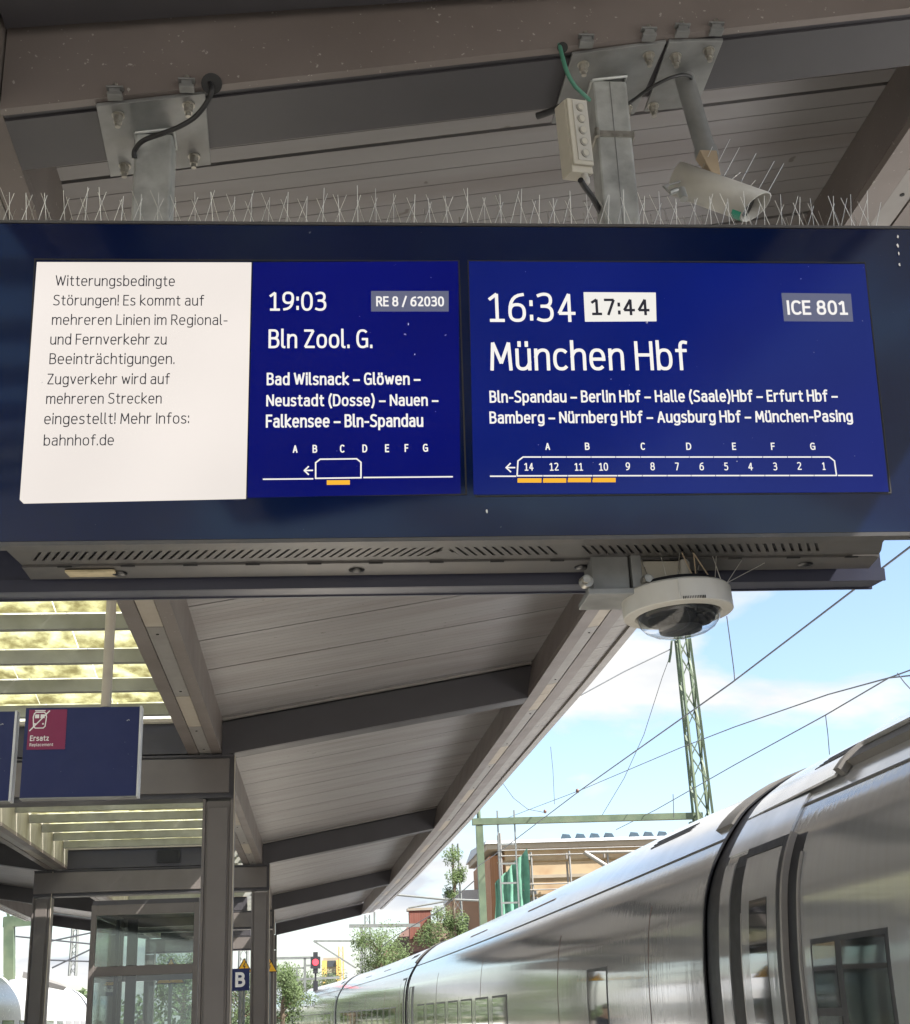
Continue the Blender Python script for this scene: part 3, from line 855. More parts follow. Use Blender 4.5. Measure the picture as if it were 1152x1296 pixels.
def text_mesh(name, s, left, right, top, m, parent, weight=0.12, xs=None, y=YT, up=None, track=0.14):
    """one line of lettering drawn with even strokes; fits its width between left and right, cap height up to top"""
    h = top[1] - left[1]
    pen = 0.0; strokes = []
    prev = None
    for ch in s:
        if ch == ' ':
            pen += 0.26; continue
        w, code = GL[ch]
        for st in glyph_strokes(code):
            strokes.append([(pen + x, yy) for x, yy in st])
        pen += w + track + weight * 0.75
    xs_ = [p[0] for st in strokes for p in st]
    x0, x1 = min(xs_), max(xs_)
    hw = weight * h / 2
    W = (right[0] - left[0]) - 2 * hw
    mb = MB()
    runs = []
    for st in strokes:
        P = [Vector((left[0] + hw + ((x - x0) / (x1 - x0) * W if x1 > x0 else 0.0), left[1] + hw + yy * (h - 2 * hw))) for x, yy in st]
        cur = [P[0]]; e0 = 0.95
        for i_ in range(1, len(P)):
            cur.append(P[i_])
            if i_ < len(P) - 1:
                t_ = (P[i_] - P[i_ - 1]).angle(P[i_ + 1] - P[i_], 0.0)
                if t_ > 0.87:
                    ee = 0.95 if t_ < 1.8 else 0.15
                    runs.append((cur, e0, ee)); cur = [P[i_]]; e0 = ee
        runs.append((cur, e0, 0.95))
    for k, (P, ext0, ext1) in enumerate(runs):
        closed = (P[0] - P[-1]).length < 1e-5 and len(P) > 4
        if closed: P = P[:-1]
        n = len(P); L_, R__ = [], []
        for i_ in range(n):
            if closed: a_, b_ = P[i_ - 1], P[(i_ + 1) % n]
            else: a_, b_ = P[max(i_ - 1, 0)], P[min(i_ + 1, n - 1)]
            d0 = (P[i_] - a_); d1 = (b_ - P[i_])
            if d0.length < 1e-9: d0 = d1
            if d1.length < 1e-9: d1 = d0
            d0 = d0.normalized(); d1 = d1.normalized()
            q0 = Vector((-d0.y, d0.x)); q1 = Vector((-d1.y, d1.x))
            q = q0 + q1
            if q.length < 0.2: q = q0
            q.normalize()
            sc_ = min(1.8, 1 / max(0.3, q.dot(q0)))
            e = Vector((0, 0))
            if not closed and i_ == 0: e = -d1 * hw * ext0
            if not closed and i_ == n - 1: e = d0 * hw * ext1
            L_.append(P[i_] + q * hw * sc_ + e); R__.append(P[i_] - q * hw * sc_ + e)
        yy = y - 0.00002 * (k % 7)
        vs = [(p.x, yy, p.y) for p in L_] + [(p.x, yy, p.y) for p in R__]
        m_ = n if closed else n - 1
        mb.add(vs, [(i_, (i_ + 1) % n, n + (i_ + 1) % n, n + i_)[::-1] for i_ in range(m_)])
    return mb.build(name, m, parent)

notice_lines = [
    ('Witterungsbedingte', (0.0504, -0.0674), (0.3353, -0.0665), (0.0492, -0.0394)),
    ('Störungen! Es kommt auf', (0.0475, -0.1181), (0.4068, -0.1159), (0.0462, -0.0903)),
    ('mehreren Linien im Regional-', (0.0465, -0.1683), (0.4636, -0.1665), (0.0453, -0.1408)),
    ('und Fernverkehr zu', (0.0449, -0.2189), (0.3192, -0.2176), (0.0436, -0.1908)),
    ('Beeinträchtigungen.', (0.0452, -0.2684), (0.3392, -0.2674), (0.0440, -0.2405)),
    ('Zugverkehr wird auf', (0.0424, -0.3195), (0.3294, -0.3189), (0.0412, -0.2919)),
    ('mehreren Strecken', (0.0421, -0.3682), (0.3112, -0.3686), (0.0409, -0.3408)),
    ('eingestellt! Mehr Infos:', (0.0400, -0.4186), (0.3767, -0.4182), (0.0387, -0.3907)),
    ('bahnhof.de', (0.0412, -0.4712), (0.2031, -0.4709), (0.0399, -0.4443)),
]
for s_, a_, b_, t_ in notice_lines:
    text_mesh('lettering', s_, a_, b_, t_, txt_dark, notice, weight=0.095)
W1 = 0.145
for s_, a_, b_, t_ in [
    ('19:03', (0.5644, -0.1308), (0.7021, -0.1305), (0.5641, -0.0805)),
    ('Bln Zool. G.', (0.5624, -0.2280), (0.8132, -0.2281), (0.5622, -0.1790)),
    ('Bad Wilsnack – Glöwen –', (0.5586, -0.3228), (0.9283, -0.3238), (0.5584, -0.2908)),
    ('Neustadt (Dosse) – Nauen –', (0.5579, -0.3764), (0.9704, -0.3770), (0.5577, -0.3457)),
    ('Falkensee – Bln-Spandau', (0.5573, -0.4296), (0.9323, -0.4305), (0.5571, -0.3966)),
]:
    text_mesh('lettering', s_, a_, b_, t_, txt_white, blue1, weight=W1 if len(s_) > 12 else 0.12)
badge = screen('line_badge', badge_grey, (0.8117, -0.0781), (1.0030, -0.0775), (1.0015, -0.1316), (0.8110, -0.1319), y=-0.0030, th=0.0008, parent=blue1)
text_mesh('lettering', 'RE 8 / 62030', (0.8238, -0.1189), (0.9907, -0.1186), (0.8241, -0.0923), txt_white, blue1, weight=0.16, y=-0.0036)
for ch_, xa, xb in (('A', 195, 218), ('B', 291, 314), ('C', 424, 446), ('D', 533, 557), ('E', 643, 663), ('F', 738, 757), ('G', 827, 852)):
    dd = {195: ((0.6211, -0.4924), (0.6323, -0.4925)), 291: ((0.6677, -0.4927), (0.6789, -0.4928)), 424: ((0.7325, -0.4926), (0.7432, -0.4927)), 533: ((0.7857, -0.4925), (0.7974, -0.4926)),
          643: ((0.8396, -0.4923), (0.8494, -0.4924)), 738: ((0.8862, -0.4921), (0.8955, -0.4922)), 827: ((0.9300, -0.4919), (0.9423, -0.4920))}[xa]
    text_mesh('section_letter', ch_, dd[0], dd[1], (0, dd[0][1] + 0.0198), txt_white, blue1, weight=0.16)
def polyline(name, pts, w, m, parent, y=YT, closed=False):
    mb = MB()
    n = len(pts)
    for i in range(n if closed else n - 1):
        a_, b_ = Vector((pts[i][0], pts[i][1])), Vector((pts[(i + 1) % n][0], pts[(i + 1) % n][1]))
        d = (b_ - a_).normalized(); q = Vector((-d.y, d.x)) * w / 2
        e = d * w * 0.35
        a_, b_ = a_ - e, b_ + e
        yy = y - 0.00004 * i
        mb.add([(a_.x - q.x, yy, a_.y - q.y), (b_.x - q.x, yy, b_.y - q.y), (b_.x + q.x, yy, b_.y + q.y), (a_.x + q.x, yy, a_.y + q.y)], [(0, 1, 2, 3)])
    return mb.build(name, m, parent)
LW = 0.0034
polyline('track_line', [(0.5523, -0.5568), (0.6681, -0.5567)], LW, txt_white, blue1)
polyline('track_line', [(0.7884, -0.5546), (0.9987, -0.5543)], LW, txt_white, blue1)
polyline('train_outline', [(0.6748, -0.5557), (0.6750, -0.5172), (0.6857, -0.5086), (0.7719, -0.5082), (0.7820, -0.5170), (0.7816, -0.5551)], LW, txt_white, blue1, closed=True)
def arrow(tip, tail, parent):
    t, b = Vector(tip), Vector(tail)
    l_ = (b - t).length
    polyline('direction_arrow', [tip, tail], LW, txt_white, parent)
    polyline('direction_arrow', [(t.x + l_ * .5, t.y + l_ * .5), tip, (t.x + l_ * .5, t.y - l_ * .5)], LW, txt_white, parent)
arrow((0.6483, -0.5363), (0.6676, -0.5359), blue1)
screen('class_bar', txt_yellow, (0.7010, -0.5605), (0.7553, -0.5605), (0.7552, -0.5716), (0.7009, -0.5716), y=-0.0030, th=0.0008, parent=blue1)

for s_, a_, b_, t_, w_ in [
    ('16:34', (1.1008, -0.1593), (1.3164, -0.1570), (1.1035, -0.0813), 0.105),
    ('München Hbf', (1.0992, -0.2864), (1.5910, -0.2873), (1.1019, -0.2098), 0.11),
    ('Bln-Spandau – Berlin Hbf – Halle (Saale)Hbf – Erfurt Hbf –', (1.0944, -0.3691), (1.9594, -0.3713), (1.0955, -0.3380), W1),
    ('Bamberg – Nürnberg Hbf – Augsburg Hbf – München-Pasing', (1.0925, -0.4220), (1.9915, -0.4255), (1.0936, -0.3911), W1),
]:
    text_mesh('lettering', s_, a_, b_, t_, txt_white, blue2, weight=w_)
screen('delay_badge', badge_white, (1.3392, -0.0795), (1.5215, -0.0800), (1.5183, -0.1568), (1.3389, -0.1580), y=-0.0030, th=0.0008, parent=blue2)
text_mesh('lettering', '17:44', (1.3565, -0.1413), (1.5025, -0.1411), (1.3590, -0.0963), txt_dark, blue2, weight=0.15, y=-0.0036)
screen('line_badge', badge_grey, (1.8422, -0.0801), (2.0215, -0.0818), (2.0197, -0.1572), (1.8423, -0.1564), y=-0.0030, th=0.0008, parent=blue2)
text_mesh('lettering', 'ICE 801', (1.8529, -0.1395), (2.0083, -0.1403), (1.8565, -0.1003), txt_white, blue2, weight=0.16, y=-0.0036)
for ch_, (a_, b_) in (('A', ((1.2249, -0.4891), (1.2363, -0.4892))), ('B', ((1.3213, -0.4898), (1.3327, -0.4898))), ('C', ((1.4575, -0.4907), (1.4680, -0.4907))), ('D', ((1.5693, -0.4914), (1.5819, -0.4915))),
                      ('E', ((1.6828, -0.4921), (1.6925, -0.4922))), ('F', ((1.7793, -0.4928), (1.7890, -0.4928))), ('G', ((1.8771, -0.4934), (1.8899, -0.4935)))):
    text_mesh('section_letter', ch_, a_, b_, (0, a_[1] + 0.0185), txt_white, blue2, weight=0.16)
for ch_, (a_, b_) in (('14', ((1.1723, -0.5408), (1.1941, -0.5410))), ('12', ((1.2330, -0.5413), (1.2548, -0.5415))), ('11', ((1.2937, -0.5418), (1.3137, -0.5419))), ('10', ((1.3528, -0.5422), (1.3747, -0.5424))),
                      ('9', ((1.4178, -0.5418), (1.4283, -0.5418))), ('8', ((1.4781, -0.5422), (1.4887, -0.5423))), ('7', ((1.5387, -0.5427), (1.5483, -0.5428))), ('6', ((1.5984, -0.5431), (1.6090, -0.5432))),
                      ('5', ((1.6592, -0.5436), (1.6689, -0.5437))), ('4', ((1.7183, -0.5441), (1.7300, -0.5442))), ('3', ((1.7805, -0.5446), (1.7902, -0.5446))), ('2', ((1.8400, -0.5440), (1.8507, -0.5441))), ('1', ((1.9025, -0.5445), (1.9103, -0.5446)))):
    text_mesh('coach_number', ch_, a_, b_, (0, a_[1] + 0.0200), txt_white, blue2, weight=0.13)
polyline('track_line', [(1.0897, -0.5538), (1.1501, -0.5543)], LW, txt_white, blue2)
polyline('track_line', [(1.9403, -0.5587), (2.0246, -0.5594)], LW, txt_white, blue2)
polyline('train_outline', [(1.1539, -0.5514), (1.1573, -0.5162), (1.1700, -0.5065), (1.9225, -0.5117), (1.9342, -0.5218), (1.9355, -0.5577)], LW, txt_white, blue2)
polyline('train_outline', [(1.1539, -0.5534), (1.9354, -0.5587)], LW, txt_white, blue2, y=-0.0034)
for a_, b_ in (((1.2148, -0.5019), (1.2144, -0.5117)), ((1.2748, -0.5023), (1.2743, -0.5121)), ((1.3349, -0.5027), (1.3344, -0.5126)), ((1.3952, -0.5031), (1.3946, -0.5130)), ((1.4557, -0.5035), (1.4550, -0.5134)),
               ((1.5163, -0.5039), (1.5156, -0.5139)), ((1.5752, -0.5043), (1.5744, -0.5143)), ((1.6352, -0.5048), (1.6344, -0.5147)), ((1.6953, -0.5052), (1.6945, -0.5151)), ((1.7567, -0.5056), (1.7558, -0.5155)),
               ((1.8181, -0.5060), (1.8172, -0.5160)), ((1.8788, -0.5064), (1.8778, -0.5164))):
    polyline('coach_tick', [a_, b_], 0.0015, scr_blue2, blue2, y=-0.0040)
    polyline('coach_tick', [(a_[0] + .001, a_[1] - 0.0495), (b_[0] + .001, b_[1] - 0.0515)], 0.0015, scr_blue2, blue2, y=-0.0040)
arrow((1.1282, -0.5327), (1.1490, -0.5328), blue2)
for a_, b_, c_, d_ in (((1.1546, -0.5592), (1.2122, -0.5597), (1.2117, -0.5704), (1.1541, -0.5700)), ((1.2160, -0.5597), (1.2719, -0.5602), (1.2714, -0.5709), (1.2155, -0.5705)),
                       ((1.2757, -0.5593), (1.3318, -0.5597), (1.3312, -0.5705), (1.2752, -0.5700)), ((1.3356, -0.5597), (1.3918, -0.5602), (1.3912, -0.5710), (1.3350, -0.5705))):
    screen('class_bar', txt_yellow, a_, b_, c_, d_, y=-0.0030, th=0.0008, parent=blue2)
# bird droppings and scratches on the glass
for (u, v), r in (((2.1587, 0.0502), .004), ((2.1583, 0.0282), .003), ((2.1571, -0.0002), .0035), ((2.1617, 0.0767), .003), ((1.0778, -0.6409), .003), ((0.0311, -0.3149), .0015), ((0.9018, -0.1656), .002), ((0.9156, -0.2439), .0018)):
    mb = MB(); n = 7
    pts = [(u + r * random.uniform(.5, 1.1) * math.cos(6.283 * i / n), -0.0034, v + r * random.uniform(.6, 2.2) * math.sin(6.283 * i / n)) for i in range(n)]
    mb.add(pts, [tuple(range(n))]); mb.build('glass_speck', white_print, disp)

# ------------------------------------------------------------------ bird spikes on the display
def to_world(u, y, v): return DM @ Vector((u, y, v))
spikes = thing('bird_spike_strip', 'row of thin steel bird spikes along the top edge of the display', 'bird spikes')
spikes.matrix_world = DM
DBox('base_strip', galv_d, UL, BR + 0.13, 0.070, 0.092, 0.1045, 0.108, spikes)
sm = MB().tube([(0, 0, 0), (0, 0, 0.105)], 0.0007, 5, smooth=True)
sp0 = None
u = UL + 0.02
i = 0
while u < BR + 0.09:
    for kx in range(4):
        lean = (0.0, 0.33, -0.33, 0.03)[kx] + random.uniform(-0.07, 0.07)
        fore = (-0.15, -0.05, -0.05, 0.55)[kx] + random.uniform(-.1, .1)
        uu = u + (0.0, 0.014, 0.028, 0.036)[kx] + random.uniform(-.003, .003)
        if sp0 is None:
            sp0 = sm.build('spike', spike_m, spikes); o = sp0
        else:
            o = sp0.copy(); col.objects.link(o)
        o.location = (uu, 0.081 + 0.006 * (kx % 2), 0.106)
        o.rotation_euler = (-fore, lean, 0)
        o.scale = (1, 1, random.uniform(1.0, 1.3))
    u += 0.046

# ------------------------------------------------------------------ mounting posts and plates
def bolt_mb(mb, p, s=1.0, up=False):
    x, y, z = p
    for r, z0, z1, n in ((0.019 * s, 0.0, -0.004, 16), (0.014 * s, -0.004, -0.018, 6), (0.013 * s, -0.018, -0.028, 6), (0.008 * s, -0.028, -0.042, 10)):
        mb.tube([(x, y, z + z0), (x, y, z + z1)], r, n, smooth=False)
def plate(root, corners, z_under, bolts, m=galv_d):
    """plate following the sloped rib underside; corners (x,y)"""
    mb = MB()
    def Z(x): return zb(x) - z_under
    n = len(corners)
    vs = [(x, y, Z(x) - 0.012) for x, y in corners] + [(x, y, Z(x)) for x, y in corners]
    mb.add(vs, [tuple(range(n - 1, -1, -1)), tuple(range(n, 2 * n))] + [(i, (i + 1) % n, (i + 1) % n + n, i + n) for i in range(n)])
    pl = mb.build('mounting_plate', m, root, bevel=0.0015)
    for (x, y) in bolts:
        b = MB(); bolt_mb(b, (x, y, Z(x) - 0.012)); b.build('bolt', bolt, pl)
    return pl
def clamp(root, x, y):
    z = zb(x)
    mb = MB()
    mb.box(x - 0.021, x + 0.021, y - 0.038, y - 0.008, z - 0.010, z + 0.002)
    mb.box(x - 0.015, x + 0.015, y - 0.038, y - 0.024, z + 0.002, z + 0.014)
    mb.box(x - 0.024, x + 0.024, y - 0.042, y - 0.020, z + 0.014, z + 0.020)
    c = mb.build('beam_clamp', galv_d, root, bevel=0.0015)
    MB().tube([(x, y - 0.030, z + 0.02), (x, y - 0.030, z + 0.032)], 0.008, 6, smooth=False).build('clamp_nut', bolt, c)
def post(root, x0, x1, y0, y1, ztop, zbot):
    mb = MB()
    mb.box(x0, x1, y0, y1, zbot, ztop)
    return mb.build('square_tube', galv, root, bevel=0.008)
def weld(root, x0, x1, y0, y1, z):
    mb = MB()
    pts = [(x0, y0), (x1, y0), (x1, y1), (x0, y1), (x0, y0)]
    mb.tube([(x, y, z + 0.0 + SL * (x - x0)) for x, y in pts], 0.006, 6)
    return mb.build('weld_seam', galv, root)

p1 = thing('mounting_post', 'left galvanised square post above the display, under a plate crossed by a black cable', 'post')
plate(p1, [(-0.640, 3.262), (-0.335, 3.262), (-0.345, 3.605), (-0.650, 3.605)], 0.002, [(-0.585, 3.31), (-0.385, 3.30), (-0.600, 3.555), (-0.392, 3.55)])
post(p1, -0.549, -0.439, 3.40, 3.50, 4.122, 3.30)
weld(p1, -0.549, -0.439, 3.40, 3.50, 4.122)
clamp(p1, -0.585, 3.262); clamp(p1, -0.385, 3.262)
p2 = thing('mounting_post', 'galvanised square post with a strap round it, carrying the display beside the fuse box', 'post')
plate(p2, [(0.752, 3.27), (1.044, 3.262), (1.020, 3.605), (0.742, 3.605)], 0.002, [(0.795, 3.32), (1.000, 3.31), (0.985, 3.565)])
post(p2, 0.838, 0.948, 3.40, 3.50, 4.357, 3.30)
weld(p2, 0.838, 0.948, 3.40, 3.50, 4.356)
clamp(p2, 0.79, 3.262); clamp(p2, 0.985, 3.262)
mb = MB()
for (xa, xb, ya_, yb_) in ((0.832, 0.954, 3.394, 3.399), (0.949, 0.955, 3.399, 3.506), (0.831, 0.837, 3.399, 3.506)):
    mb.box(xa, xb, ya_, yb_, 4.145, 4.165)
mb.build('strap', bolt, p2)
mb = MB().tube([(0.836, 3.385, 4.165), (0.836, 3.385, 4.135)], 0.008, 8); mb.build('strap_screw', bolt, p2)
mb = MB().box(0.892, 0.8945, 3.3985, 3.3995, 3.3, 4.35).build('tube_seam', galv_d, p2)
# lower bracket under the display
br = thing('lower_bracket', 'galvanised bracket gripping the underside of the display beside the dome camera', 'bracket')
mb = MB()
mb.box(0.668, 0.762, 3.165, 3.17, 2.625, 2.715)
mb.box(0.668, 0.672, 3.17, 3.26, 2.625, 2.715)
mb.box(0.758, 0.762, 3.17, 3.26, 2.625, 2.715)
mb.box(0.668, 0.762, 3.26, 3.265, 2.625, 2.715)
mb.box(0.668, 0.762, 3.17, 3.26, 2.625, 2.63)
mb.build('bracket_box', galv_d, br, bevel=0.002)
mb = MB(); mb.box(0.650, 0.788, 3.14, 3.28, 2.606, 2.622); mb.box(0.766, 0.792, 3.15, 3.27, 2.624, 2.715); mb.build('bracket_strap', galv_d, br, bevel=0.002)
for x in (0.645, 0.800):
    mb = MB(); mb.tube([(x, 3.155, 2.640), (x + 0.004, 3.135, 2.640)], 0.016, 14); mb.tube([(x, 3.135, 2.640), (x, 3.122, 2.640)], 0.010, 6, smooth=False)
    mb.build('bolt', bolt, br)
mb = MB(); mb.box(0.790, 0.925, 3.18, 3.24, 2.640, 2.705); mb.build('camera_arm', boxpl, br, bevel=0.004)
mb = MB(); mb.tube([(0.905, 3.165, 2.70), (0.905, 3.165, 2.63)], 0.011, 12); mb.tube([(0.905, 3.165, 2.675), (0.905, 3.165, 2.660)], 0.014, 12); mb.build('conduit', camwhite, br)

# dome camera
dc = thing('dome_camera', 'round white security camera with a clear dome and spikes on top, below the display', 'camera', (0.889, 3.205, 2.570), rot=(0, math.radians(-2.5), 0))
MB().lathe_crisp([(0.0, 0.058), (0.134, 0.058), (0.1385, 0.053), (0.1385, 0.001), (0.1365, -0.001), (0.110, -0.004), (0.106, 0.0), (0.106, 0.02)]).build('housing_ring', camwhite, dc)
MB().lathe([(0.112, 0.062), (0.112, 0.072), (0.0, 0.072)], 40).build('top_plate', rubber, dc)
MB().lathe([(0.105, 0.001), (0.104, -0.010), (0.099, -0.024), (0.087, -0.038), (0.066, -0.049), (0.035, -0.055), (0.0, -0.057)], 48).build('clear_dome', dome_glass, dc)
inner = MB()
inner.lathe([(0.1045, 0.004), (0.094, -0.006), (0.085, -0.016), (0.0, -0.019)], 40)
inner.build('inner_bezel', matte_black, dc)
for ang, r_ in ((200, .045), (270, .04), (330, .05)):
    a_ = math.radians(ang)
    cx, cy = 0.052 * math.cos(a_), 0.052 * math.sin(a_)
    MB().lathe([(r_ * .78, -0.012), (r_ * .75, -0.026), (r_ * .5, -0.034), (0.0, -0.037)], 24, (cx, cy, 0)).build('lens_pod', matte_black, dc)
MB().lathe([(0.055, -0.036), (0.053, -0.044), (0.036, -0.0475), (0, -0.048)], 28, (0.0, 0.0, 0)).build('lens_pod', rubber, dc)
for i in range(14):
    x = -0.022 + i * 0.0042
    MB().box(x, x + 0.002, -0.1385, -0.1355, 0.001, 0.008).build('grille_slot', black, dc)
MB().tube([(-0.03, -0.1405, 0.052), (-0.03, -0.1405, 0.004)], 0.0012, 6).build('housing_joint', camwhite, dc)
dsp = thing('bird_spike_cluster', 'cluster of long wire spikes standing on the dome camera', 'bird spikes', (0.889, 3.205, 2.645))
for (x, y, dxx, dyy, h, r_) in ((-0.035, -0.06, -.02, 0, .11, .0011), (-0.015, -0.07, .025, 0, .12, .001), (0.03, -0.075, -.05, -.01, .12, .0016), (0.035, -0.07, 0.0, 0, .12, .0018),
                            (0.075, -0.07, -.075, -.01, .12, .0018), (0.09, -0.04, .02, 0, .12, .001), (0.12, -0.02, .09, .0, .11, .001), (0.10, 0.0, .14, .0, .06, .0009),
                            (-0.07, -0.03, -.03, 0, .10, .001), (0.05, 0.02, .04, .0, .12, .001), (-0.05, 0.02, .02, .02, .1, .001), (0.02, 0.0, -.02, 0, .11, .001), (0.11, -0.04, -.03, 0, .12, .0011)):
    MB().tube([(x, y, -0.01), (x + dxx, y + dyy, h)], r_, 6).build('spike', spike_m if r_ < .0015 else rust, dsp)

# third plate with pipe and bullet camera
bc = thing('bullet_camera', 'white bullet security camera on a grey pipe under its own plate, aimed right', 'camera')
plate(bc, [(1.053, 3.262), (1.232, 3.285), (1.234, 3.605), (1.053, 3.600)], 0.002, [(1.090, 3.33), (1.195, 3.32), (1.075, 3.57)])
clamp(bc, 1.09, 3.262); clamp(bc, 1.20, 3.272)
top = (1.140, 3.420, 4.392); bot = (1.180, 3.420, 4.120)
MB().tube([top, bot], 0.031, 20).build('pipe', galv_d, bc)
MB().tube([bot, (bot[0] + 0.004, bot[1], bot[2] - 0.03)], 0.036, 20).build('pipe_end', galv_d, bc)
bl_, br_ = Vector((1.065, 3.380, 3.987)), Vector((1.291, 3.300, 3.830))
axis = (br_ - bl_).normalized()
# hood: open-ended shell of half-round section, longer on top
upv = Vector((0, 0, 1)); upv = (upv - axis * upv.dot(axis)).normalized(); sidev = axis.cross(upv)
mb = MB()
R_, n = 0.052, 24
Ltot = (br_ - bl_).length
vs = []
for rr in (R_, R_ - 0.004):
    for end in (0, 1):
        for k in range(n):
            t = 2 * math.pi * k / n
            d_ = upv * math.cos(t) * rr + sidev * math.sin(t) * rr
            ext = 0.0 if end == 0 else Ltot - 0.045 * (1 - math.cos(t)) / 2 * 1.0
            vs.append(bl_ + axis * ext + d_)
fs = []
for k in range(n):
    k2 = (k + 1) % n
    fs += [(k, k2, n + k2, n + k), (2 * n + k2, 2 * n + k, 3 * n + k, 3 * n + k2), (n + k, n + k2, 3 * n + k2, 3 * n + k), (k2, k, 2 * n + k, 2 * n + k2)]
mb.add(vs, fs, True)
mb.build('hood', camwhite, bc)
MB().tube([bl_ + axis * 0.004, bl_ + axis * (Ltot - 0.07)], 0.047, 20).build('camera_body', camwhite, bc)
MB().tube([bl_ + axis * (Ltot - 0.07), bl_ + axis * (Ltot - 0.045)], 0.038, 20).build('lens', lens_black, bc)
mb = MB()
vs = []
for j in range(2):
    for k in range(7):
        t = math.radians(150 + 10 * k) + math.radians(0)
        vs.append(bl_ + axis * (Ltot - 0.052 + 0.028 * j - 0.045 * (1 - math.cos(t)) / 2 + 0.02) + (upv * math.cos(t) + sidev * math.sin(t)) * (R_ + 0.0008))
mb.add(vs, [(k, k + 1, 7 + k + 1, 7 + k) for k in range(6)]); mb.build('green_sticker', greenst, bc)
ya_, yb_ = Vector((1.167, 3.360, 4.077)), Vector((1.173, 3.310, 3.925))
mb = MB()
u_ = Vector((1, 0, 0))
mb.add([ya_ - u_ * .026, ya_ + u_ * .028, yb_ + u_ * .008, yb_ - u_ * .008, ya_ - u_ * .026 + Vector((0, .05, 0)), ya_ + u_ * .028 + Vector((0, .05, 0)), yb_ + u_ * .008 + Vector((0, .02, 0)), yb_ - u_ * .008 + Vector((0, .02, 0))],
       [(0, 1, 2, 3), (7, 6, 5, 4), (0, 4, 5, 1), (1, 5, 6, 2), (2, 6, 7, 3), (3, 7, 4, 0)])
arm = mb.build('tan_bracket', rust, bc, bevel=0.002)
MB().tube([yb_ + Vector((0, -.008, 0)), yb_ + Vector((0, .02, 0))], 0.009, 10).build('pivot_bolt', bolt, arm)
gl0 = (1.050, 3.300, 3.893); gl1 = (1.013, 3.290, 3.875); gl2 = (0.996, 3.290, 3.896); gl3 = (1.027, 3.310, 3.919)
MB().tube([gl0, (1.053, 3.290, 3.854)], 0.013, 10).tube([(1.038, 3.290, 3.886), gl1], 0.008, 10).build('cable_gland', galv, bc)
MB().tube([gl1, gl2, gl3, (1.058, 3.330, 3.941)], 0.0035, 8).build('camera_lead', cable_w, bc)
bsp = thing('bird_spike_cluster', 'fan of thin wire spikes on top of the bullet camera', 'bird spikes', tuple(bl_))
for a_, b_ in (((1.198, 3.340, 3.968), (1.259, 3.340, 4.074)), ((1.219, 3.340, 3.957), (1.252, 3.340, 3.986)), ((1.240, 3.330, 3.934), (1.305, 3.330, 4.048)), ((1.263, 3.330, 3.918), (1.291, 3.330, 3.952)),
               ((1.284, 3.320, 3.898), (1.354, 3.320, 4.014)), ((1.307, 3.310, 3.881), (1.378, 3.310, 3.999)), ((1.175, 3.350, 3.997), (1.241, 3.360, 4.119)), ((1.142, 3.350, 4.007), (1.179, 3.350, 4.082))):
    o = MB().tube([a_, b_], 0.0009, 6).build('spike', spike_m, bsp); o.location = tuple(-bl_)

# fuse box on the second post
fb = thing('fuse_box', 'pale terminal box with five round caps hanging beside the right post', 'junction box')
c0_ = Vector((0.750, 3.280, 4.165)); c1_ = Vector((0.745, 3.280, 3.927))
ax_ = Matrix.Translation((c0_ + c1_) / 2) @ Matrix.Rotation(math.radians(-4), 4, 'Y') @ Matrix.Rotation(math.radians(10), 4, 'X') @ Matrix.Rotation(math.radians(18), 4, 'Z')
fb.matrix_world = ax_
H = (c0_ - c1_).length / 2
bx = MB().box(-0.036, 0.036, -0.012, 0.050, -H + 0.01, H).build('case', boxpl, fb, bevel=0.004)
MB().box(-0.034, 0.034, -0.024, -0.013, -H + 0.03, H - 0.002).build('lid', boxpl, fb, bevel=0.003)
MB().box(-0.018, 0.030, -0.027, -0.0245, -H + 0.042, H - 0.008).build('cap_panel', camwhite, fb, bevel=0.001)
for i in range(5):
    z = H - 0.030 - i * 0.036
    o = MB().tube([(0.006, -0.0275, z), (0.006, -0.031, z)], 0.013, 20).build('round_cap', bolt, fb)
    MB().tube([(0.006, -0.0312, z), (0.006, -0.033, z)], 0.0095, 20).build('cap_face', boxpl, o)
MB().lathe([(0.011, 0.012), (0.011, 0.0), (0.014, -0.002), (0.014, -0.016), (0.009, -0.022), (0, -0.022)], 12, (0.012, 0.0, -H)).build('cable_gland', camwhite, fb)

def cable(name, label, pts, r, m, group=None):
    P = [Vector(p) for p in pts]
    out_ = []
    for i in range(len(P) - 1):
        p0, p1_, p2_, p3 = P[max(i - 1, 0)], P[i], P[i + 1], P[min(i + 2, len(P) - 1)]
        for j in range(8):
            t = j / 8
            out_.append(0.5 * ((2 * p1_) + (-p0 + p2_) * t + (2 * p0 - 5 * p1_ + 4 * p2_ - p3) * t * t + (-p0 + 3 * p1_ - 3 * p2_ + p3) * t ** 3))
    out_.append(P[-1])
    o = MB().tube(out_, r, 10).build(name, m)
    return tag(o, label, 'cable', group)
cable('cable', 'black cable curving from the hole in the beam across the left plate', [(-0.330, 3.270, 4.220), (-0.313, 3.220, 4.148), (-0.325, 3.240, 4.119), (-0.360, 3.270, 4.089), (-0.406, 3.290, 4.068), (-0.459, 3.310, 4.056), (-0.516, 3.350, 4.060), (-0.545, 3.385, 4.051), (-0.547, 3.395, 4.031)], 0.0075, cable_b)
cable('cable', 'green cable hanging from the beam down to the right post', [(0.710, 3.245, 4.360), (0.714, 3.235, 4.306), (0.726, 3.240, 4.253), (0.749, 3.260, 4.224), (0.782, 3.300, 4.225), (0.814, 3.360, 4.251)], 0.0065, cable_g)
cable('cable', 'short thick black cable between the beam edge and the fuse box', [(0.649, 3.360, 4.186), (0.675, 3.340, 4.183), (0.699, 3.310, 4.175), (0.724, 3.290, 4.175), (0.741, 3.280, 4.174)], 0.011, cable_b)
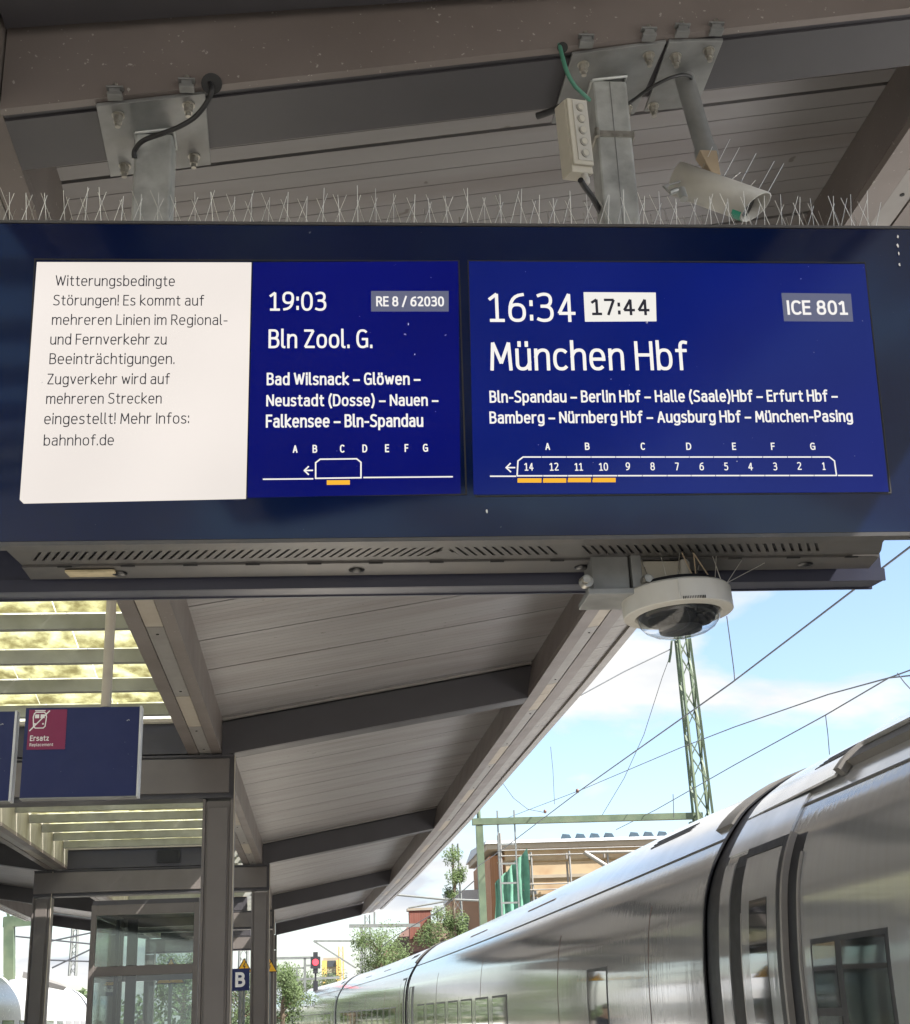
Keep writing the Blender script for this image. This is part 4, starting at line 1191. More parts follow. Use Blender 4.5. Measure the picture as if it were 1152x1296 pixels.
cable('cable', 'black cable running from the foot of the fuse box behind the post', [(0.748, 3.280, 3.906), (0.770, 3.320, 3.906), (0.803, 3.380, 3.914), (0.842, 3.460, 3.917)], 0.009, cable_b)
cable('cable', 'grey cable looped round the camera pipe', [(0.975, 3.500, 4.349), (0.978, 3.420, 4.308), (1.006, 3.360, 4.298), (1.060, 3.340, 4.320), (1.106, 3.345, 4.340), (1.144, 3.370, 4.355), (1.165, 3.440, 4.387)], 0.0055, cable_b)
# dark cable holes in the beam front
tag(MB().tube([(-0.315, 3.240, 4.180), (-0.315, 3.244, 4.183)], 0.030, 20).build('cable_hole', black), 'dark round cable hole at the lower edge of the beam above the left plate', 'hole')
tag(MB().tube([(0.718, 3.241, 4.345), (0.719, 3.244, 4.348)], 0.016, 20).build('cable_hole', black), 'small dark cable hole where the green cable comes out', 'hole')

# ------------------------------------------------------------------ blue hanging signs
def sign(label, xs, yy, zt, zbm, rot=0.0):
    cx = (xs[0] + xs[1]) / 2
    s_ = thing('hanging_sign', label, 'sign', (cx, yy, zbm), rot=(0, 0, rot))
    w = (xs[1] - xs[0]) / 2; h = zt - zbm
    MB().box(-w, w, -0.04, 0.04, 0, h).build('panel', sign_blue, s_)
    MB().box(w + 0.001, w + 0.014, -0.045, 0.045, -0.004, h + 0.004).build('end_cap', sign_edge, s_)
    MB().box(-w, w, -0.043, 0.043, -0.008, -0.001).build('bottom_rail', galv_d, s_)
    return s_, w, h
s1, sw, sh = sign('blue hanging sign with a magenta replacement service sticker in its corner', (-1.735, -1.085), 8.0, 3.415, 2.895, math.radians(1.5))
MB().box(-sw + 0.02, -sw + 0.235, -0.0425, -0.0405, sh - 0.245, sh - 0.012).build('sticker', magenta, s1)
E0 = (-sw + 0.035, sh - 0.19)
def flat_text(name, s_, x0, x1, z0, zt, m, parent, y, weight=0.13):
    return text_mesh(name, s_, (x0, z0), (x1, z0), (x0, zt), m, parent, weight=weight, y=y)
flat_text('lettering', 'Ersatz', -sw + 0.035, -sw + 0.142, sh - 0.195, sh - 0.163, white_print, s1, -0.0432, 0.15)
flat_text('lettering', 'Replacement', -sw + 0.035, -sw + 0.168, sh - 0.226, sh - 0.208, white_print, s1, -0.0432)
tr_ = [(0.045, .130), (0.040, .110), (0.045, .055), (0.055, .045), (0.100, .045), (0.110, .055), (0.115, .110), (0.110, .130), (0.100, .138), (0.055, .138)]
polyline('train_symbol', [(-sw + 0.005 + x, sh - 0.165 + z) for x, z in tr_], 0.006, white_print, s1, y=-0.0432, closed=True)
polyline('train_symbol', [(-sw + 0.03, sh - 0.135), (-sw + 0.135, sh - 0.020)], 0.007, white_print, s1, y=-0.0440)
polyline('train_symbol', [(-sw + 0.055, sh - 0.018), (-sw + 0.11, sh - 0.018)], 0.006, white_print, s1, y=-0.0436)
for xx in (0.055, 0.086):
    MB().box(-sw + xx, -sw + xx + 0.023, -0.0436, -0.0428, sh - 0.062, sh - 0.040).build('train_symbol', white_print, s1)
for xx in (0.052, 0.098):
    MB().box(-sw + xx, -sw + xx + 0.009, -0.0436, -0.0428, sh - 0.100, sh - 0.091).build('train_symbol', white_print, s1)
s2, _, _ = sign('plain blue hanging sign cut off by the left edge, beside the one with the sticker', (-2.46, -1.80), 8.0, 3.40, 2.885, math.radians(1.5))
for xx, lab, yy in ((-1.285, 'pale round pipe from the skylight down to the blue sign with the sticker', 8.0), (-2.2, 'pale round pipe holding the plain blue sign', 8.0)):
    tag(MB().tube([(xx, yy, 3.42), (xx, yy, 4.36)], 0.030, 20).build('sign_pipe', plate_beige), lab, 'pipe')
tag(MB().box(-2.55, -1.02, 7.97, 8.03, 4.365, 4.42).build('pipe_crossbar', plate_grey), 'short grey bar under the skylight that holds the sign pipes', 'bar')

# ------------------------------------------------------------------ glass shelter
sh_ = thing('glass_shelter', 'brown framed glass waiting shelter between the portal columns', 'shelter', (-2.4, 19.0, 0))
def SB(mb, name, m, par=sh_, **kw):
    o = mb.build(name, m, par, **kw)
    if par is sh_: o.location = (2.4, -19.0, 0)
    return o
X0, X1, Y0, Y1_ = -3.10, -1.68, 19.0, 21.6
for (xa, ya_) in ((X0, Y0), (X1 - .07, Y0), (X0, Y1_), (X1 - .07, Y1_)):
    SB(MB().box(xa, xa + .07, ya_, ya_ + .07, 0, 3.18), 'corner_post', colpaint, bevel=0.004)
for z0, z1 in ((3.05, 3.18), (2.28, 2.40), (0.0, 0.10)):
    SB(MB().box(X0 + .071, X1 - .071, Y0 + .004, Y0 + .066, z0, z1), 'rail', colpaint)
    SB(MB().box(X0 + .071, X1 - .071, Y1_ + .004, Y1_ + .066, z0, z1), 'rail', colpaint)
    SB(MB().box(X0 + .004, X0 + .066, Y0 + .071, Y1_ - .001, z0, z1), 'rail', colpaint)
    SB(MB().box(X1 - .066, X1 - .004, Y0 + .071, Y1_ - .001, z0, z1), 'rail', colpaint)
for (z0, z1) in ((2.405, 3.045), (0.105, 2.275)):
    SB(MB().box(X0 + .072, X1 - .072, Y0 + .03, Y0 + .04, z0, z1), 'glass_pane', shelter_glass)
    SB(MB().box(X0 + .072, X1 - .072, Y1_ + .03, Y1_ + .04, z0, z1), 'glass_pane', shelter_glass)
    SB(MB().box(X0 + .03, X0 + .04, Y0 + .072, Y1_ - .002, z0, z1), 'glass_pane', shelter_glass)
    SB(MB().box(X1 - .04, X1 - .03, Y0 + .072, Y1_ - .002, z0, z1), 'glass_pane', shelter_glass)
SB(MB().box(X0 + .01, X1 - .01, Y0 + .01, Y1_ + .06, 3.181, 3.24), 'roof', beamdark)
for xx, ww in ((-2.90, .05), (-2.74, .14)):
    SB(MB().box(xx, xx + ww, Y0 + 0.9, Y0 + 0.95, 0.1, 3.05), 'mullion', rubber)
# triangular warning sign inside
def warning(label, x, y, z, s=0.30, m=warn_yellow):
    w = thing('warning_sign', label, 'sign', (x, y, z))
    MB().prism([(-s / 2, 0), (s / 2, 0), (0, s * 0.87)], -0.008, 0.0).build('plate', sig_black, w)
    MB().prism([(-s / 2 + .03, 0.018), (s / 2 - .03, 0.018), (0, s * 0.87 - .035)], -0.012, -0.009).build('face', m, w)
    polyline('bolt_symbol', [(0.03, s * .62), (-0.02, s * .38), (0.02, s * .38), (-0.015, s * .12)], 0.018, sig_black, w, y=-0.0135)
    MB().tube([(0, 0.02, -z), (0, 0.02, s * .8)], 0.03, 8).build('pole', grey_steel, w)
    return w
warning('yellow warning triangle seen through the glass shelter', -2.62, 24.5, 2.30, 0.50)
warning('yellow warning triangle above the blue B sign', -1.785, 31.5, 2.66, 0.36)
warning('yellow warning triangle right of the second column', -1.235, 31.5, 2.65, 0.36)
bsign = thing('section_sign', 'blue platform section sign with a white letter B', 'sign', (-1.745, 29.5, 2.25))
MB().box(-0.185, 0.185, -0.03, 0.03, 0, 0.43).build('panel', sign_blue, bsign)
flat_text('letter', 'B', -0.10, 0.10, 0.07, 0.36, white_print, bsign, -0.032, 0.20)
MB().tube([(0, 0.0, -2.25), (0, 0, -0.001)], 0.035, 10).build('pole', grey_steel, bsign)

# ------------------------------------------------------------------ trains
TCURVE = -0.00062
def tc_(y): return TCURVE * y * y if y > 0 else 0.0
HALF = [(-1.30, -0.45), (-1.37, -0.2), (-1.43, 0.4), (-1.44, 1.2), (-1.44, 1.75), (-1.425, 2.02), (-1.395, 2.29), (-1.355, 2.45), (-1.30, 2.59), (-1.22, 2.73), (-1.12, 2.87),
        (-1.01, 3.0), (-0.885, 3.115), (-0.76, 3.21), (-0.58, 3.315), (-0.3, 3.41), (0, 3.44)]
def cr_(pts, sub=4):
    o = []
    P = [Vector((a, b)) for a, b in pts]
    for i in range(len(P) - 1):
        p0, p1_, p2_, p3 = P[max(i - 1, 0)], P[i], P[i + 1], P[min(i + 2, len(P) - 1)]
        for j in range(sub):
            t = j / sub
            o.append(0.5 * ((2 * p1_) + (-p0 + p2_) * t + (2 * p0 - 5 * p1_ + 4 * p2_ - p3) * t * t + (-p0 + 3 * p1_ - 3 * p2_ + p3) * t ** 3))
    o.append(P[-1]); return o
SECH = cr_(HALF)
def sec_z(z, off=0.0):
    """point and outward offset on the left half of the coach section at height z"""
    for i in range(len(SECH) - 1):
        if SECH[i].y <= z <= SECH[i + 1].y:
            t = (z - SECH[i].y) / (SECH[i + 1].y - SECH[i].y)
            p = SECH[i].lerp(SECH[i + 1], t); d = (SECH[i + 1] - SECH[i]).normalized()
            nrm = Vector((-d.y, d.x))
            return p + nrm * off
    return SECH[-1] + Vector((0, off))
class Train:
    def __init__(s, xc, mirror_side=1):
        s.xc = xc; s.ms = mirror_side
    def pt(s, p, y):
        z = p.y                     # the roof line dips a little over the coach end at the gangway
        if s.ms > 0 and z > 3.0 and y < 14:
            z = 3.0 + (z - 3.0) * (1 - 0.25 * min(1.0, (14 - y) / 6))
        return (s.xc + tc_(y) + p.x * s.ms, y, z)
    def patch(s, mb, y0, y1, z0, z1, off0, off1=None, th=0.006, nz=None, ny=None, side=1):
        """curved panel lying on the coach side"""
        off1 = off0 if off1 is None else off1
        nz = nz or max(1, int(abs(z1 - z0) / 0.06)); ny = ny or max(1, int((y1 - y0) / 1.5))
        g0 = []; g1 = []
        for i in range(ny + 1):
            y = y0 + (y1 - y0) * i / ny
            of = off0 + (off1 - off0) * i / ny
            for j in range(nz + 1):
                z = z0 + (z1 - z0) * j / nz
                a_ = sec_z(z, of); b_ = sec_z(z, of - th)
                if side < 0: a_ = Vector((-a_.x, a_.y)); b_ = Vector((-b_.x, b_.y))
                g0.append(s.pt(a_, y)); g1.append(s.pt(b_, y))
        m_ = nz + 1
        f = []
        n0 = len(g0)
        fwd = side * s.ms > 0
        f2 = []
        for i in range(ny):
            for j in range(nz):
                q = (i * m_ + j, (i + 1) * m_ + j, (i + 1) * m_ + j + 1, i * m_ + j + 1)
                f.append(q if fwd else q[::-1]); f2.append(q[::-1] if fwd else q)
        mb.add(g0, f, True); mb.add(g1, f2, True)
        edge = [(i * m_) for i in range(ny + 1)] + [ny * m_ + j for j in range(1, nz + 1)] + [i * m_ + nz for i in range(ny - 1, -1, -1)] + [j for j in range(nz - 1, 0, -1)]
        f = []
        for a_, b_ in zip(edge, edge[1:] + edge[:1]):
            f.append((b_, a_, a_ + n0, b_ + n0) if fwd else (a_, b_, b_ + n0, a_ + n0))
        mb.add(g0 + g1, f, False)
        return mb
    def shell(s, y0, y1, zsplit=None, part='all'):
        half = SECH
        full = [Vector((p.x, p.y)) for p in half] + [Vector((-p.x, p.y)) for p in half[-2::-1]]
        mb = MB()
        ny = max(2, int((y1 - y0) / 1.2))
        pts = []
        for i in range(ny + 1):
            y = y0 + (y1 - y0) * i / ny
            pts += [s.pt(p, y) for p in full]
        m_ = len(full)
        f = []
        for i in range(ny):
            for j in range(m_ - 1):
                zm = (full[j].y + full[j + 1].y) / 2
                isr = zm > zsplit
                if (part == 'roof') == isr or part == 'all':
                    f.append((i * m_ + j, (i + 1) * m_ + j, (i + 1) * m_ + j + 1, i * m_ + j + 1))
        mb.add(pts, f, True)
        if part != 'roof':
            mb.add([s.pt(p, y0) for p in full], [tuple(range(m_))]); mb.add([s.pt(p, y1) for p in full], [tuple(range(m_ - 1, -1, -1))])
        return mb

def ring_patch(T, mb, y0, y1, off, th):
    """band right round the coach section"""
    for sd in (1, -1):
        T.patch(mb, y0, y1, -0.3, 3.437, off, None, th, nz=56, ny=1, side=sd)
T = Train(4.25)
ZS = 2.80
clabels = ['nearest silver coach with its open-looking door, at the right edge', 'second silver coach of the train, past the dark gangway gap', 'third silver coach, seen narrow beyond the second',
           'fourth silver coach, small in the distance', 'last silver coach in the far distance']
for i in range(5):
    ya_, yb_ = (-16.1, 9.745) if i == 0 else (10.13 + 26.1 * (i - 1) + 0.0, 10.13 + 26.1 * i - 0.385)
    cch = thing('train_coach', clabels[i], 'train coach', (T.xc + tc_(ya_), ya_, -0.48), 'silver train coaches at the platform')
    off = Vector(cch.location)
    def TB(mb, name, m, par=None, **kw):
        o = mb.build(name, m, par or cch, **kw)
        if par is None: o.location = -off
        return o
    TB(T.shell(ya_, yb_, ZS, 'body'), 'body', train_paint)
    TB(T.shell(ya_, yb_, ZS, 'roof'), 'roof', train_roof)
    # roof edge rail and panel seams
    rr = MB(); T.patch(rr, ya_ + .02, yb_ - .02, 2.795, 2.81, 0.006, None, 0.005, nz=1, ny=20); TB(rr, 'roof_edge_rail', train_roofd)
    # end rings
    for yy, wd in ((yb_ - 0.035, 0.035), (ya_, 0.035)):
        if yy < -1 or i == 0: continue
        rb = MB(); ring_patch(T, rb, yy, yy + wd, 0.012, 0.03); TB(rb, 'end_frame', rubber)
    if i < 4:
        gw = MB()
        yg0, yg1 = yb_ - 0.0, yb_ + 0.385
        for sd in (1, -1):
            T.patch(gw, yg0 + .002, yg1 - .002, -0.3, 3.40, -0.012, None, 0.05, nz=50, ny=1, side=sd)
        TB(gw, 'gangway', rubber)
    # doors on the platform side
    dws = [(ya_ + 0.55, ya_ + 1.45)] if i == 1 else ([(ya_ + .55, ya_ + 1.4), (yb_ - 1.4, yb_ - .55)] if i > 1 else [])
    if i >= 2:
        dws = [(ya_ + .55, ya_ + 1.4)]
    if i == 1:
        dws = []
        fm = MB(); T.patch(fm, 13.55, 14.55, 0.9, 2.02, 0.002, None, 0.002); wf = TB(fm, 'window_frame', rubber)
        wg = MB(); T.patch(wg, 13.6, 14.5, 0.93, 1.99, 0.004, None, 0.002); wg.build('window', train_glass, wf)
        fm = MB(); T.patch(fm, yb_ - 1.5, yb_ - .35, 0.0, 2.30, 0.002, None, 0.002); TB(fm, 'door_frame', rubber)
        fm = MB(); T.patch(fm, yb_ - 1.1, yb_ - .7, 0.0, 2.28, 0.012, None, 0.008); TB(fm, 'door', train_paint)
    for (d0, d1) in dws:
        fm = MB(); T.patch(fm, d0 - .12, d1 + .12, 0.0, 2.56, 0.002, None, 0.003); df = TB(fm, 'door_frame', rubber)
        dl = MB(); T.patch(dl, d0, d1, 0.02, 2.50, 0.016, None, 0.012); d_ = TB(dl, 'door', train_paint)
        wg = MB(); T.patch(wg, d0 + .25, d1 - .25, 1.05, 1.95, 0.021, None, 0.004); w_ = wg.build('door_window', train_glass, d_)
    # windows
    if i <= 3:
        y = (20.2 if i == 1 else ya_ + 2.6) if i else -3.1
        while y < yb_ - (2.6 if i != 0 else 2.2):
            wdt = 1.45
            if i == 0 and y + wdt > 6.7: break
            if y > -5:
                fm = MB(); T.patch(fm, y - .03, y + wdt + .03, 0.92, 1.875 + (.09 if i == 0 else 0), 0.002, None, 0.002); wf = TB(fm, 'window_frame', rubber)
                for (p0, p1) in ((y, y + wdt * .63), (y + wdt * .67, y + wdt)) if i == 0 else ((y, y + wdt),):
                    wg = MB(); T.patch(wg, p0 + .015, p1 - .015, 0.95, 1.845 + (.09 if i == 0 else 0), 0.004, None, 0.002)
                    if i == 0 and p0 > y:
                        pass
                    wg.build('window', train_glass, wf)
            y += 1.96
    if i == 0:
        fm = MB(); T.patch(fm, 6.80, 7.92, 0.92, 1.97, 0.002, None, 0.002); wf = TB(fm, 'window_frame', rubber)
        for (p0, p1, q0, q1) in ((6.84, 7.44, 0.95, 1.94), (7.53, 7.89, 1.60, 1.94), (7.53, 7.89, 0.95, 1.555)):
            wg = MB(); T.patch(wg, p0, p1, q0, q1, 0.004, None, 0.002); wg.build('window', train_glass, wf)
        # plug door beside the gangway: frame, recess, leaf with window, bright edge strips
        fm = MB(); T.patch(fm, 8.10, 9.49, -0.05, 2.60, 0.003, None, 0.004); df = TB(fm, 'door_frame', rubber)
        lf = MB(); T.patch(lf, 8.41, 9.14, 0.0, 2.545, 0.034, None, 0.028); leaf_ = TB(lf, 'door', train_paint)
        gk = MB(); T.patch(gk, 8.325, 8.405, 0.0, 2.60, 0.040, None, 0.034); gk.build('door_gasket', rubber, leaf_)
        ck = MB(); T.patch(ck, 8.285, 8.322, -0.02, 2.61, 0.042, None, 0.038); ck.build('door_trim', plate_grey, leaf_)
        ck = MB(); T.patch(ck, 8.41, 9.16, 2.548, 2.60, 0.040, None, 0.034); ck.build('door_trim', rubber, leaf_)
        wg = MB(); T.patch(wg, 8.60, 8.96, 1.10, 2.26, 0.037, None, 0.003); wg.build('door_window', train_glass, leaf_)
        ck = MB(); T.patch(ck, 9.145, 9.175, 0.0, 2.20, 0.028, None, 0.024); ck.build('door_handle_rail', plate_grey, leaf_)
        rc = MB(); T.patch(rc, 9.18, 9.48, 0.0, 2.52, 0.006, None, 0.003); rc.build('door_recess', black, df)
        st = MB(); T.patch(st, 9.495, 9.735, -0.05, 2.56, 0.012, None, 0.010); TB(st, 'corner_pillar', train_paint)
        pk = MB(); T.patch(pk, 8.07, 8.095, 0.0, 2.48, 0.016, None, 0.014); TB(pk, 'door_pocket_seam', plate_grey)
        # pale sheets over the door, cowl with louvres, dark roof unit
        ps = MB(); T.patch(ps, 8.42, 9.735, 2.62, 2.87, 0.016, None, 0.014); TB(ps, 'roof_skirt', train_roof)
        cw = MB(); T.patch(cw, 7.95, 9.735, 2.885, 3.42, 0.045, 0.018, 0.016, ny=6); TB(cw, 'roof_cowl', train_roof)
        for j in range(4):
            lv = MB(); T.patch(lv, 7.98, 8.75, 3.075 + j * .028, 3.087 + j * .028, 0.052, 0.036, 0.005, nz=1, ny=2); TB(lv, 'louvre', black)
        ru = MB(); T.patch(ru, 6.6, 7.93, 2.95, 3.42, 0.050, 0.050, 0.05, ny=3); TB(ru, 'roof_unit', train_roofd)
        ru = MB(); T.patch(ru, 7.86, 7.94, 2.90, 3.40, 0.070, 0.070, 0.065, ny=1); TB(ru, 'roof_unit_end', train_roofd)
        ru = MB(); T.patch(ru, 6.9, 7.78, 3.04, 3.42, 0.085, 0.085, 0.034, ny=2); TB(ru, 'roof_unit_cover', train_roof)
        ru = MB(); T.patch(ru, 4.0, 6.4, 2.96, 3.42, 0.05, 0.05, 0.05, ny=3); TB(ru, 'roof_unit', train_roofd)
    else:
        cw = MB(); T.patch(cw, ya_ + .03, ya_ + 0.45, 2.9, 3.42, 0.03, 0.03, 0.03, ny=2); TB(cw, 'roof_cowl', train_roofd)
        for j in range(3):
            lv = MB(); T.patch(lv, ya_ + 2.0, ya_ + 3.5, 3.12 + j * .03, 3.133 + j * .03, 0.006, None, 0.005, nz=1, ny=2); TB(lv, 'louvre', black)
        for yy in (ya_ + 8.3, ya_ + 14.9):
            lv = MB(); T.patch(lv, yy, yy + 2.2, 3.02, 3.035, 0.006, None, 0.005, nz=1, ny=2); TB(lv, 'roof_seam', roof_d)
        for yy in (ya_ + 1.75, ya_ + 6.1, ya_ + 12.9, ya_ + 19.5):
            pk = MB(); T.patch(pk, yy, yy + .012, 1.2, 2.45, 0.003, None, 0.003, ny=1); TB(pk, 'panel_seam', roof_d)

# left-hand train on the far track
TL_ = Train(-9.35 - 0.0, -1)
lt = thing('train_coach', 'white coach on the far left track behind the left column', 'train coach', (-9.35, 30, -0.48))
off = Vector(lt.location)
for (nm, m_, prt) in (('body', train_white, 'body'), ('roof', train_white, 'roof')):
    mb = TL_.shell(8, 69.0, ZS, prt); mb.f = [f[::-1] for f in mb.f]
    o = mb.build(nm, m_, lt); o.location = -off
mb = MB(); TL_.patch(mb, 65.6, 66.1, -0.2, 3.3, 0.02, None, 0.02, side=1); o = mb.build('end_stripe', rubber, lt); o.location = -off
for yy in (38, 41, 44, 47, 50, 53, 56, 59, 62):
    mb = MB(); TL_.patch(mb, yy, yy + 2.0, 1.0, 1.95, 0.01, None, 0.01, side=1); o = mb.build('window', train_glass, lt); o.location = -off
mb = MB(); TL_.patch(mb, 52, 60, 3.15, 3.42, 0.22, 0.16, 0.20, side=1, ny=4); o = mb.build('roof_unit', train_roofd, lt); o.location = -off

# ------------------------------------------------------------------ overhead line: masts and wires
def lattice(label, base, topz, w0, w1, lean=0.0, m=green_steel, name='lattice_mast', step=None):
    r = thing(name, label, 'mast', base)
    h = topz - base[2]
    mb = MB()
    cs = [(-1, -1), (1, -1), (1, 1), (-1, 1)]
    def P(cx, cy, t): 
        w = (w0 + (w1 - w0) * t) / 2
        return (cx * w + lean * t, cy * w, h * t)
    for cx, cy in cs: mb.bar(P(cx, cy, 0), P(cx, cy, 1), 0.075, 0.075)
    mb.build('corner_angle', m, r)
    st = step or w0 * 1.25
    n = int(h / st)
    mb = MB()
    for i in range(n):
        t0, t1 = i / n, (i + 1) / n
        for k in range(4):
            a_, b_ = cs[k], cs[(k + 1) % 4]
            if (i + k) % 2: a_, b_ = b_, a_
            mb.bar(P(*a_, t0), P(*b_, t1), 0.05, 0.03)
    mb.build('lacing', m, r)
    return r
mm = lattice('tall green lattice mast rising above the silver train', (11.35, 40, -0.7), 12.5, 0.62, 0.36, lean=-0.20)
MB().box(-0.55, 0.5, -0.12, 0.12, 7.25, 7.42).build('foot_bracket', green_steel, mm)
MB().tube([(-0.2, 0, 13.1), (-0.55, 0, 13.0), (-0.62, 0, 12.6), (-0.70, 0, 12.3)], 0.04, 6).build('arcing_horn', green_steel, mm)
gt = thing('gantry', 'green steel gantry beam on a slim post, left of the lattice mast', 'gantry', (4.5, 40, -0.7))
MB().box(-0.2, 6.7, -0.12, 0.12, 7.50, 7.68).build('crossbeam', green_steel, gt)
MB().box(-0.10, 0.10, -0.10, 0.10, 0, 7.48).build('post', green_steel, gt)
mb = MB()
for zz in range(9): mb.box(0.55, 1.05, -.02, .02, 2.5 + zz * .55, 2.55 + zz * .55)
mb.box(0.53, 0.57, -.03, .03, 2.0, 7.9); mb.box(1.03, 1.07, -.03, .03, 2.0, 7.9)
mb.build('ladder', grey_steel, gt)
MB().tube([(0, 0, 7.68), (0, 0, 8.1)], 0.06, 8).build('post_cap', green_steel, gt)

wires = []
def wire(label, pts, r=0.012, m=None):
    P = [Vector(p) for p in pts]
    o = MB().tube(P, r, 6).build('overhead_wire', m or wire_m)
    return tag(o, label, 'wire', 'overhead wires')
wire('thick overhead wire running down from the right edge across the mast towards the far gantry', [(4.450, 8.957, 4.840), (4.400, 9.251, 4.813), (4.300, 13.725, 4.822), (4.100, 21.615, 4.940), (3.900, 29.726, 4.992), (3.800, 35.414, 5.099)], 0.009)
wire('upper of two crossing wires at the right edge, meeting the train roof line', [(8.368, 17.500, 5.946), (8.372, 19.000, 6.084), (8.481, 22.000, 6.160), (8.969, 29.000, 6.531), (9.320, 38.000, 6.828), (9.640, 45.000, 7.169)], 0.011)
wire('lower of two crossing wires at the right edge, passing behind the lattice mast', [(8.580, 18.000, 5.908), (8.592, 19.500, 6.201), (9.351, 24.000, 6.955), (9.377, 30.000, 7.567), (10.176, 38.000, 8.559), (9.864, 52.000, 9.565), (9.258, 70.000, 10.949)], 0.012)
wire('overhead wire from the canopy edge up to the top of the lattice mast', [(7.014, 36.000, 9.712), (8.745, 38.000, 10.842), (10.714, 40.000, 12.006)], 0.018)
wire('slack wire hanging from the mast top down behind the gantry beam', [(10.724, 40.000, 11.854), (10.638, 41.000, 11.343), (10.375, 43.000, 9.932), (10.049, 45.000, 8.859), (9.605, 47.000, 7.913)], 0.010)
wire('thin vertical dropper wire below the dome camera', [(4.426, 14.000, 5.642), (4.432, 14.000, 5.371), (4.454, 14.050, 5.046), (4.449, 14.050, 4.923)], 0.006)
wire('thin vertical dropper wire hanging from the right crossing wires', [(8.481, 22.000, 6.160), (8.476, 22.000, 5.822), (8.457, 22.000, 5.488)], 0.008)
wire('thin dropper wire right of the lattice mast above the train roof', [(8.826, 34.000, 6.667), (8.789, 34.000, 6.074)], 0.01)
wire('curved slack wire left of the gantry post', [(5.536, 42.000, 8.298), (5.835, 42.000, 7.851), (6.261, 42.000, 7.501), (6.751, 42.000, 7.391)], 0.010)
wire('thin vertical wire above the gantry beam', [(7.104, 42.000, 9.426), (7.132, 42.000, 8.679), (7.113, 42.000, 7.625)], 0.008)
wire('wire dropping to the right edge from the crossing wires', [(8.518, 19.000, 6.154), (8.423, 18.600, 5.916), (8.295, 18.000, 5.595)], 0.009)
wire('faint wire sloping between the canopy edge and the gantry', [(6.417, 60.000, 6.995), (5.835, 70.000, 6.591), (3.917, 80.000, 5.874), (1.867, 90.000, 4.579)], 0.025)
for a_ in ((4.100, 21.895, 4.971), (4.020, 24.823, 5.057)):
    tag(MB().lathe([(0, .04), (.025, .025), (.03, 0), (.025, -.025), (0, -.04)], 10, a_).build('wire_insulator', insul), 'small dark insulator on the thick overhead wire, %s' % ('at its crossing with the thin wire' if a_[1] < 24 else 'nearer the gantry beam'), 'insulator', 'insulators on the thick wire')
def cantilever(label, pts, r, m=grey_steel):
    return tag(MB().tube(pts, r, 8).build('cantilever_arm', m), label, 'arm')
cantilever('thin grey cantilever arm above the red brick building', [(3.594, 75.000, 7.765), (6.269, 75.000, 7.435), (8.490, 75.000, 7.283)], 0.06)
cantilever('sloping cantilever stay below the thin grey arm', [(4.425, 75.000, 7.043), (6.350, 75.000, 7.310)], 0.05)
g2 = thing('gantry', 'dark gantry with a slim post, far away above the bush', 'gantry', (2.398, 95.000, 5.227))
P0 = Vector((2.398, 95.000, 5.227))
for a_, b_, w in (((1.579, 95.000, 7.431), (6.379, 95.000, 7.324), 0.22), ((2.429, 95.000, 7.403), (2.381, 95.000, 3.979), 0.2), ((3.281, 95.000, 7.426), (3.296, 95.000, 8.298), 0.12), ((-0.805, 95.000, 6.546), (2.416, 95.000, 6.437), 0.12), ((-0.805, 95.000, 6.546), (1.971, 95.000, 4.742), 0.1)):
    o = MB().bar(a_, b_, w).build('steel_member', grey_steel, g2); o.location = -P0
g3 = thing('signal_gantry', 'distant signal gantry of thin dark beams carrying the red signal', 'gantry', (-1.164, 80.000, 3.310))
P0 = Vector((-1.164, 80.000, 3.310))
for a_, b_, w in (((-2.968, 80.000, 4.921), (-0.370, 80.000, 4.873), 0.14), ((-1.165, 80.000, 4.858), (-1.164, 80.000, 3.102), 0.14), ((-1.164, 80.000, 4.480), (-0.636, 80.000, 4.461), 0.1), ((-2.744, 80.000, 4.326), (-1.164, 80.000, 4.354), 0.1),
                  ((-1.865, 80.000, 3.751), (0.771, 80.000, 3.781), 0.12), ((-1.604, 80.000, 4.327), (-1.601, 80.000, 3.118), 0.09), ((-1.821, 80.000, 3.750), (-1.820, 80.000, 3.334), 0.1)):
    o = MB().bar(a_, b_, w).build('steel_member', grey_steel, g3); o.location = -P0
sg = thing('railway_signal', 'black railway signal showing a red light, left of the far train', 'signal', (-0.565, 79.000, 3.309))
P0 = Vector((-0.565, 79.000, 3.309))
zt_ = (-0.561, 79.000, 5.131)[2] - P0.z; zm_ = (-0.564, 79.000, 4.009)[2] - P0.z
MB().box(-0.13, 0.13, -0.1, 0.1, zm_, zt_).build('head', sig_black, sg)
MB().box(-0.05, 0.05, 0.0, 0.1, zm_ - 0.5, zm_ - 0.001).build('bracket', sig_black, sg)
MB().box(-0.13, 0.13, -0.1, 0.1, zm_ - 0.95, zm_ - 0.40).build('lower_head', sig_black, sg)
MB().box(-0.27, 0.27, -0.14, -0.105, zm_ + .25, zt_ - .25).build('backboard', sig_black, sg)
zr_ = (-0.562, 79.000, 4.590)[2] - P0.z
MB().tube([(0, -0.16, zr_), (0, -0.142, zr_)], 0.17, 16).build('red_lamp', sig_red, sg)
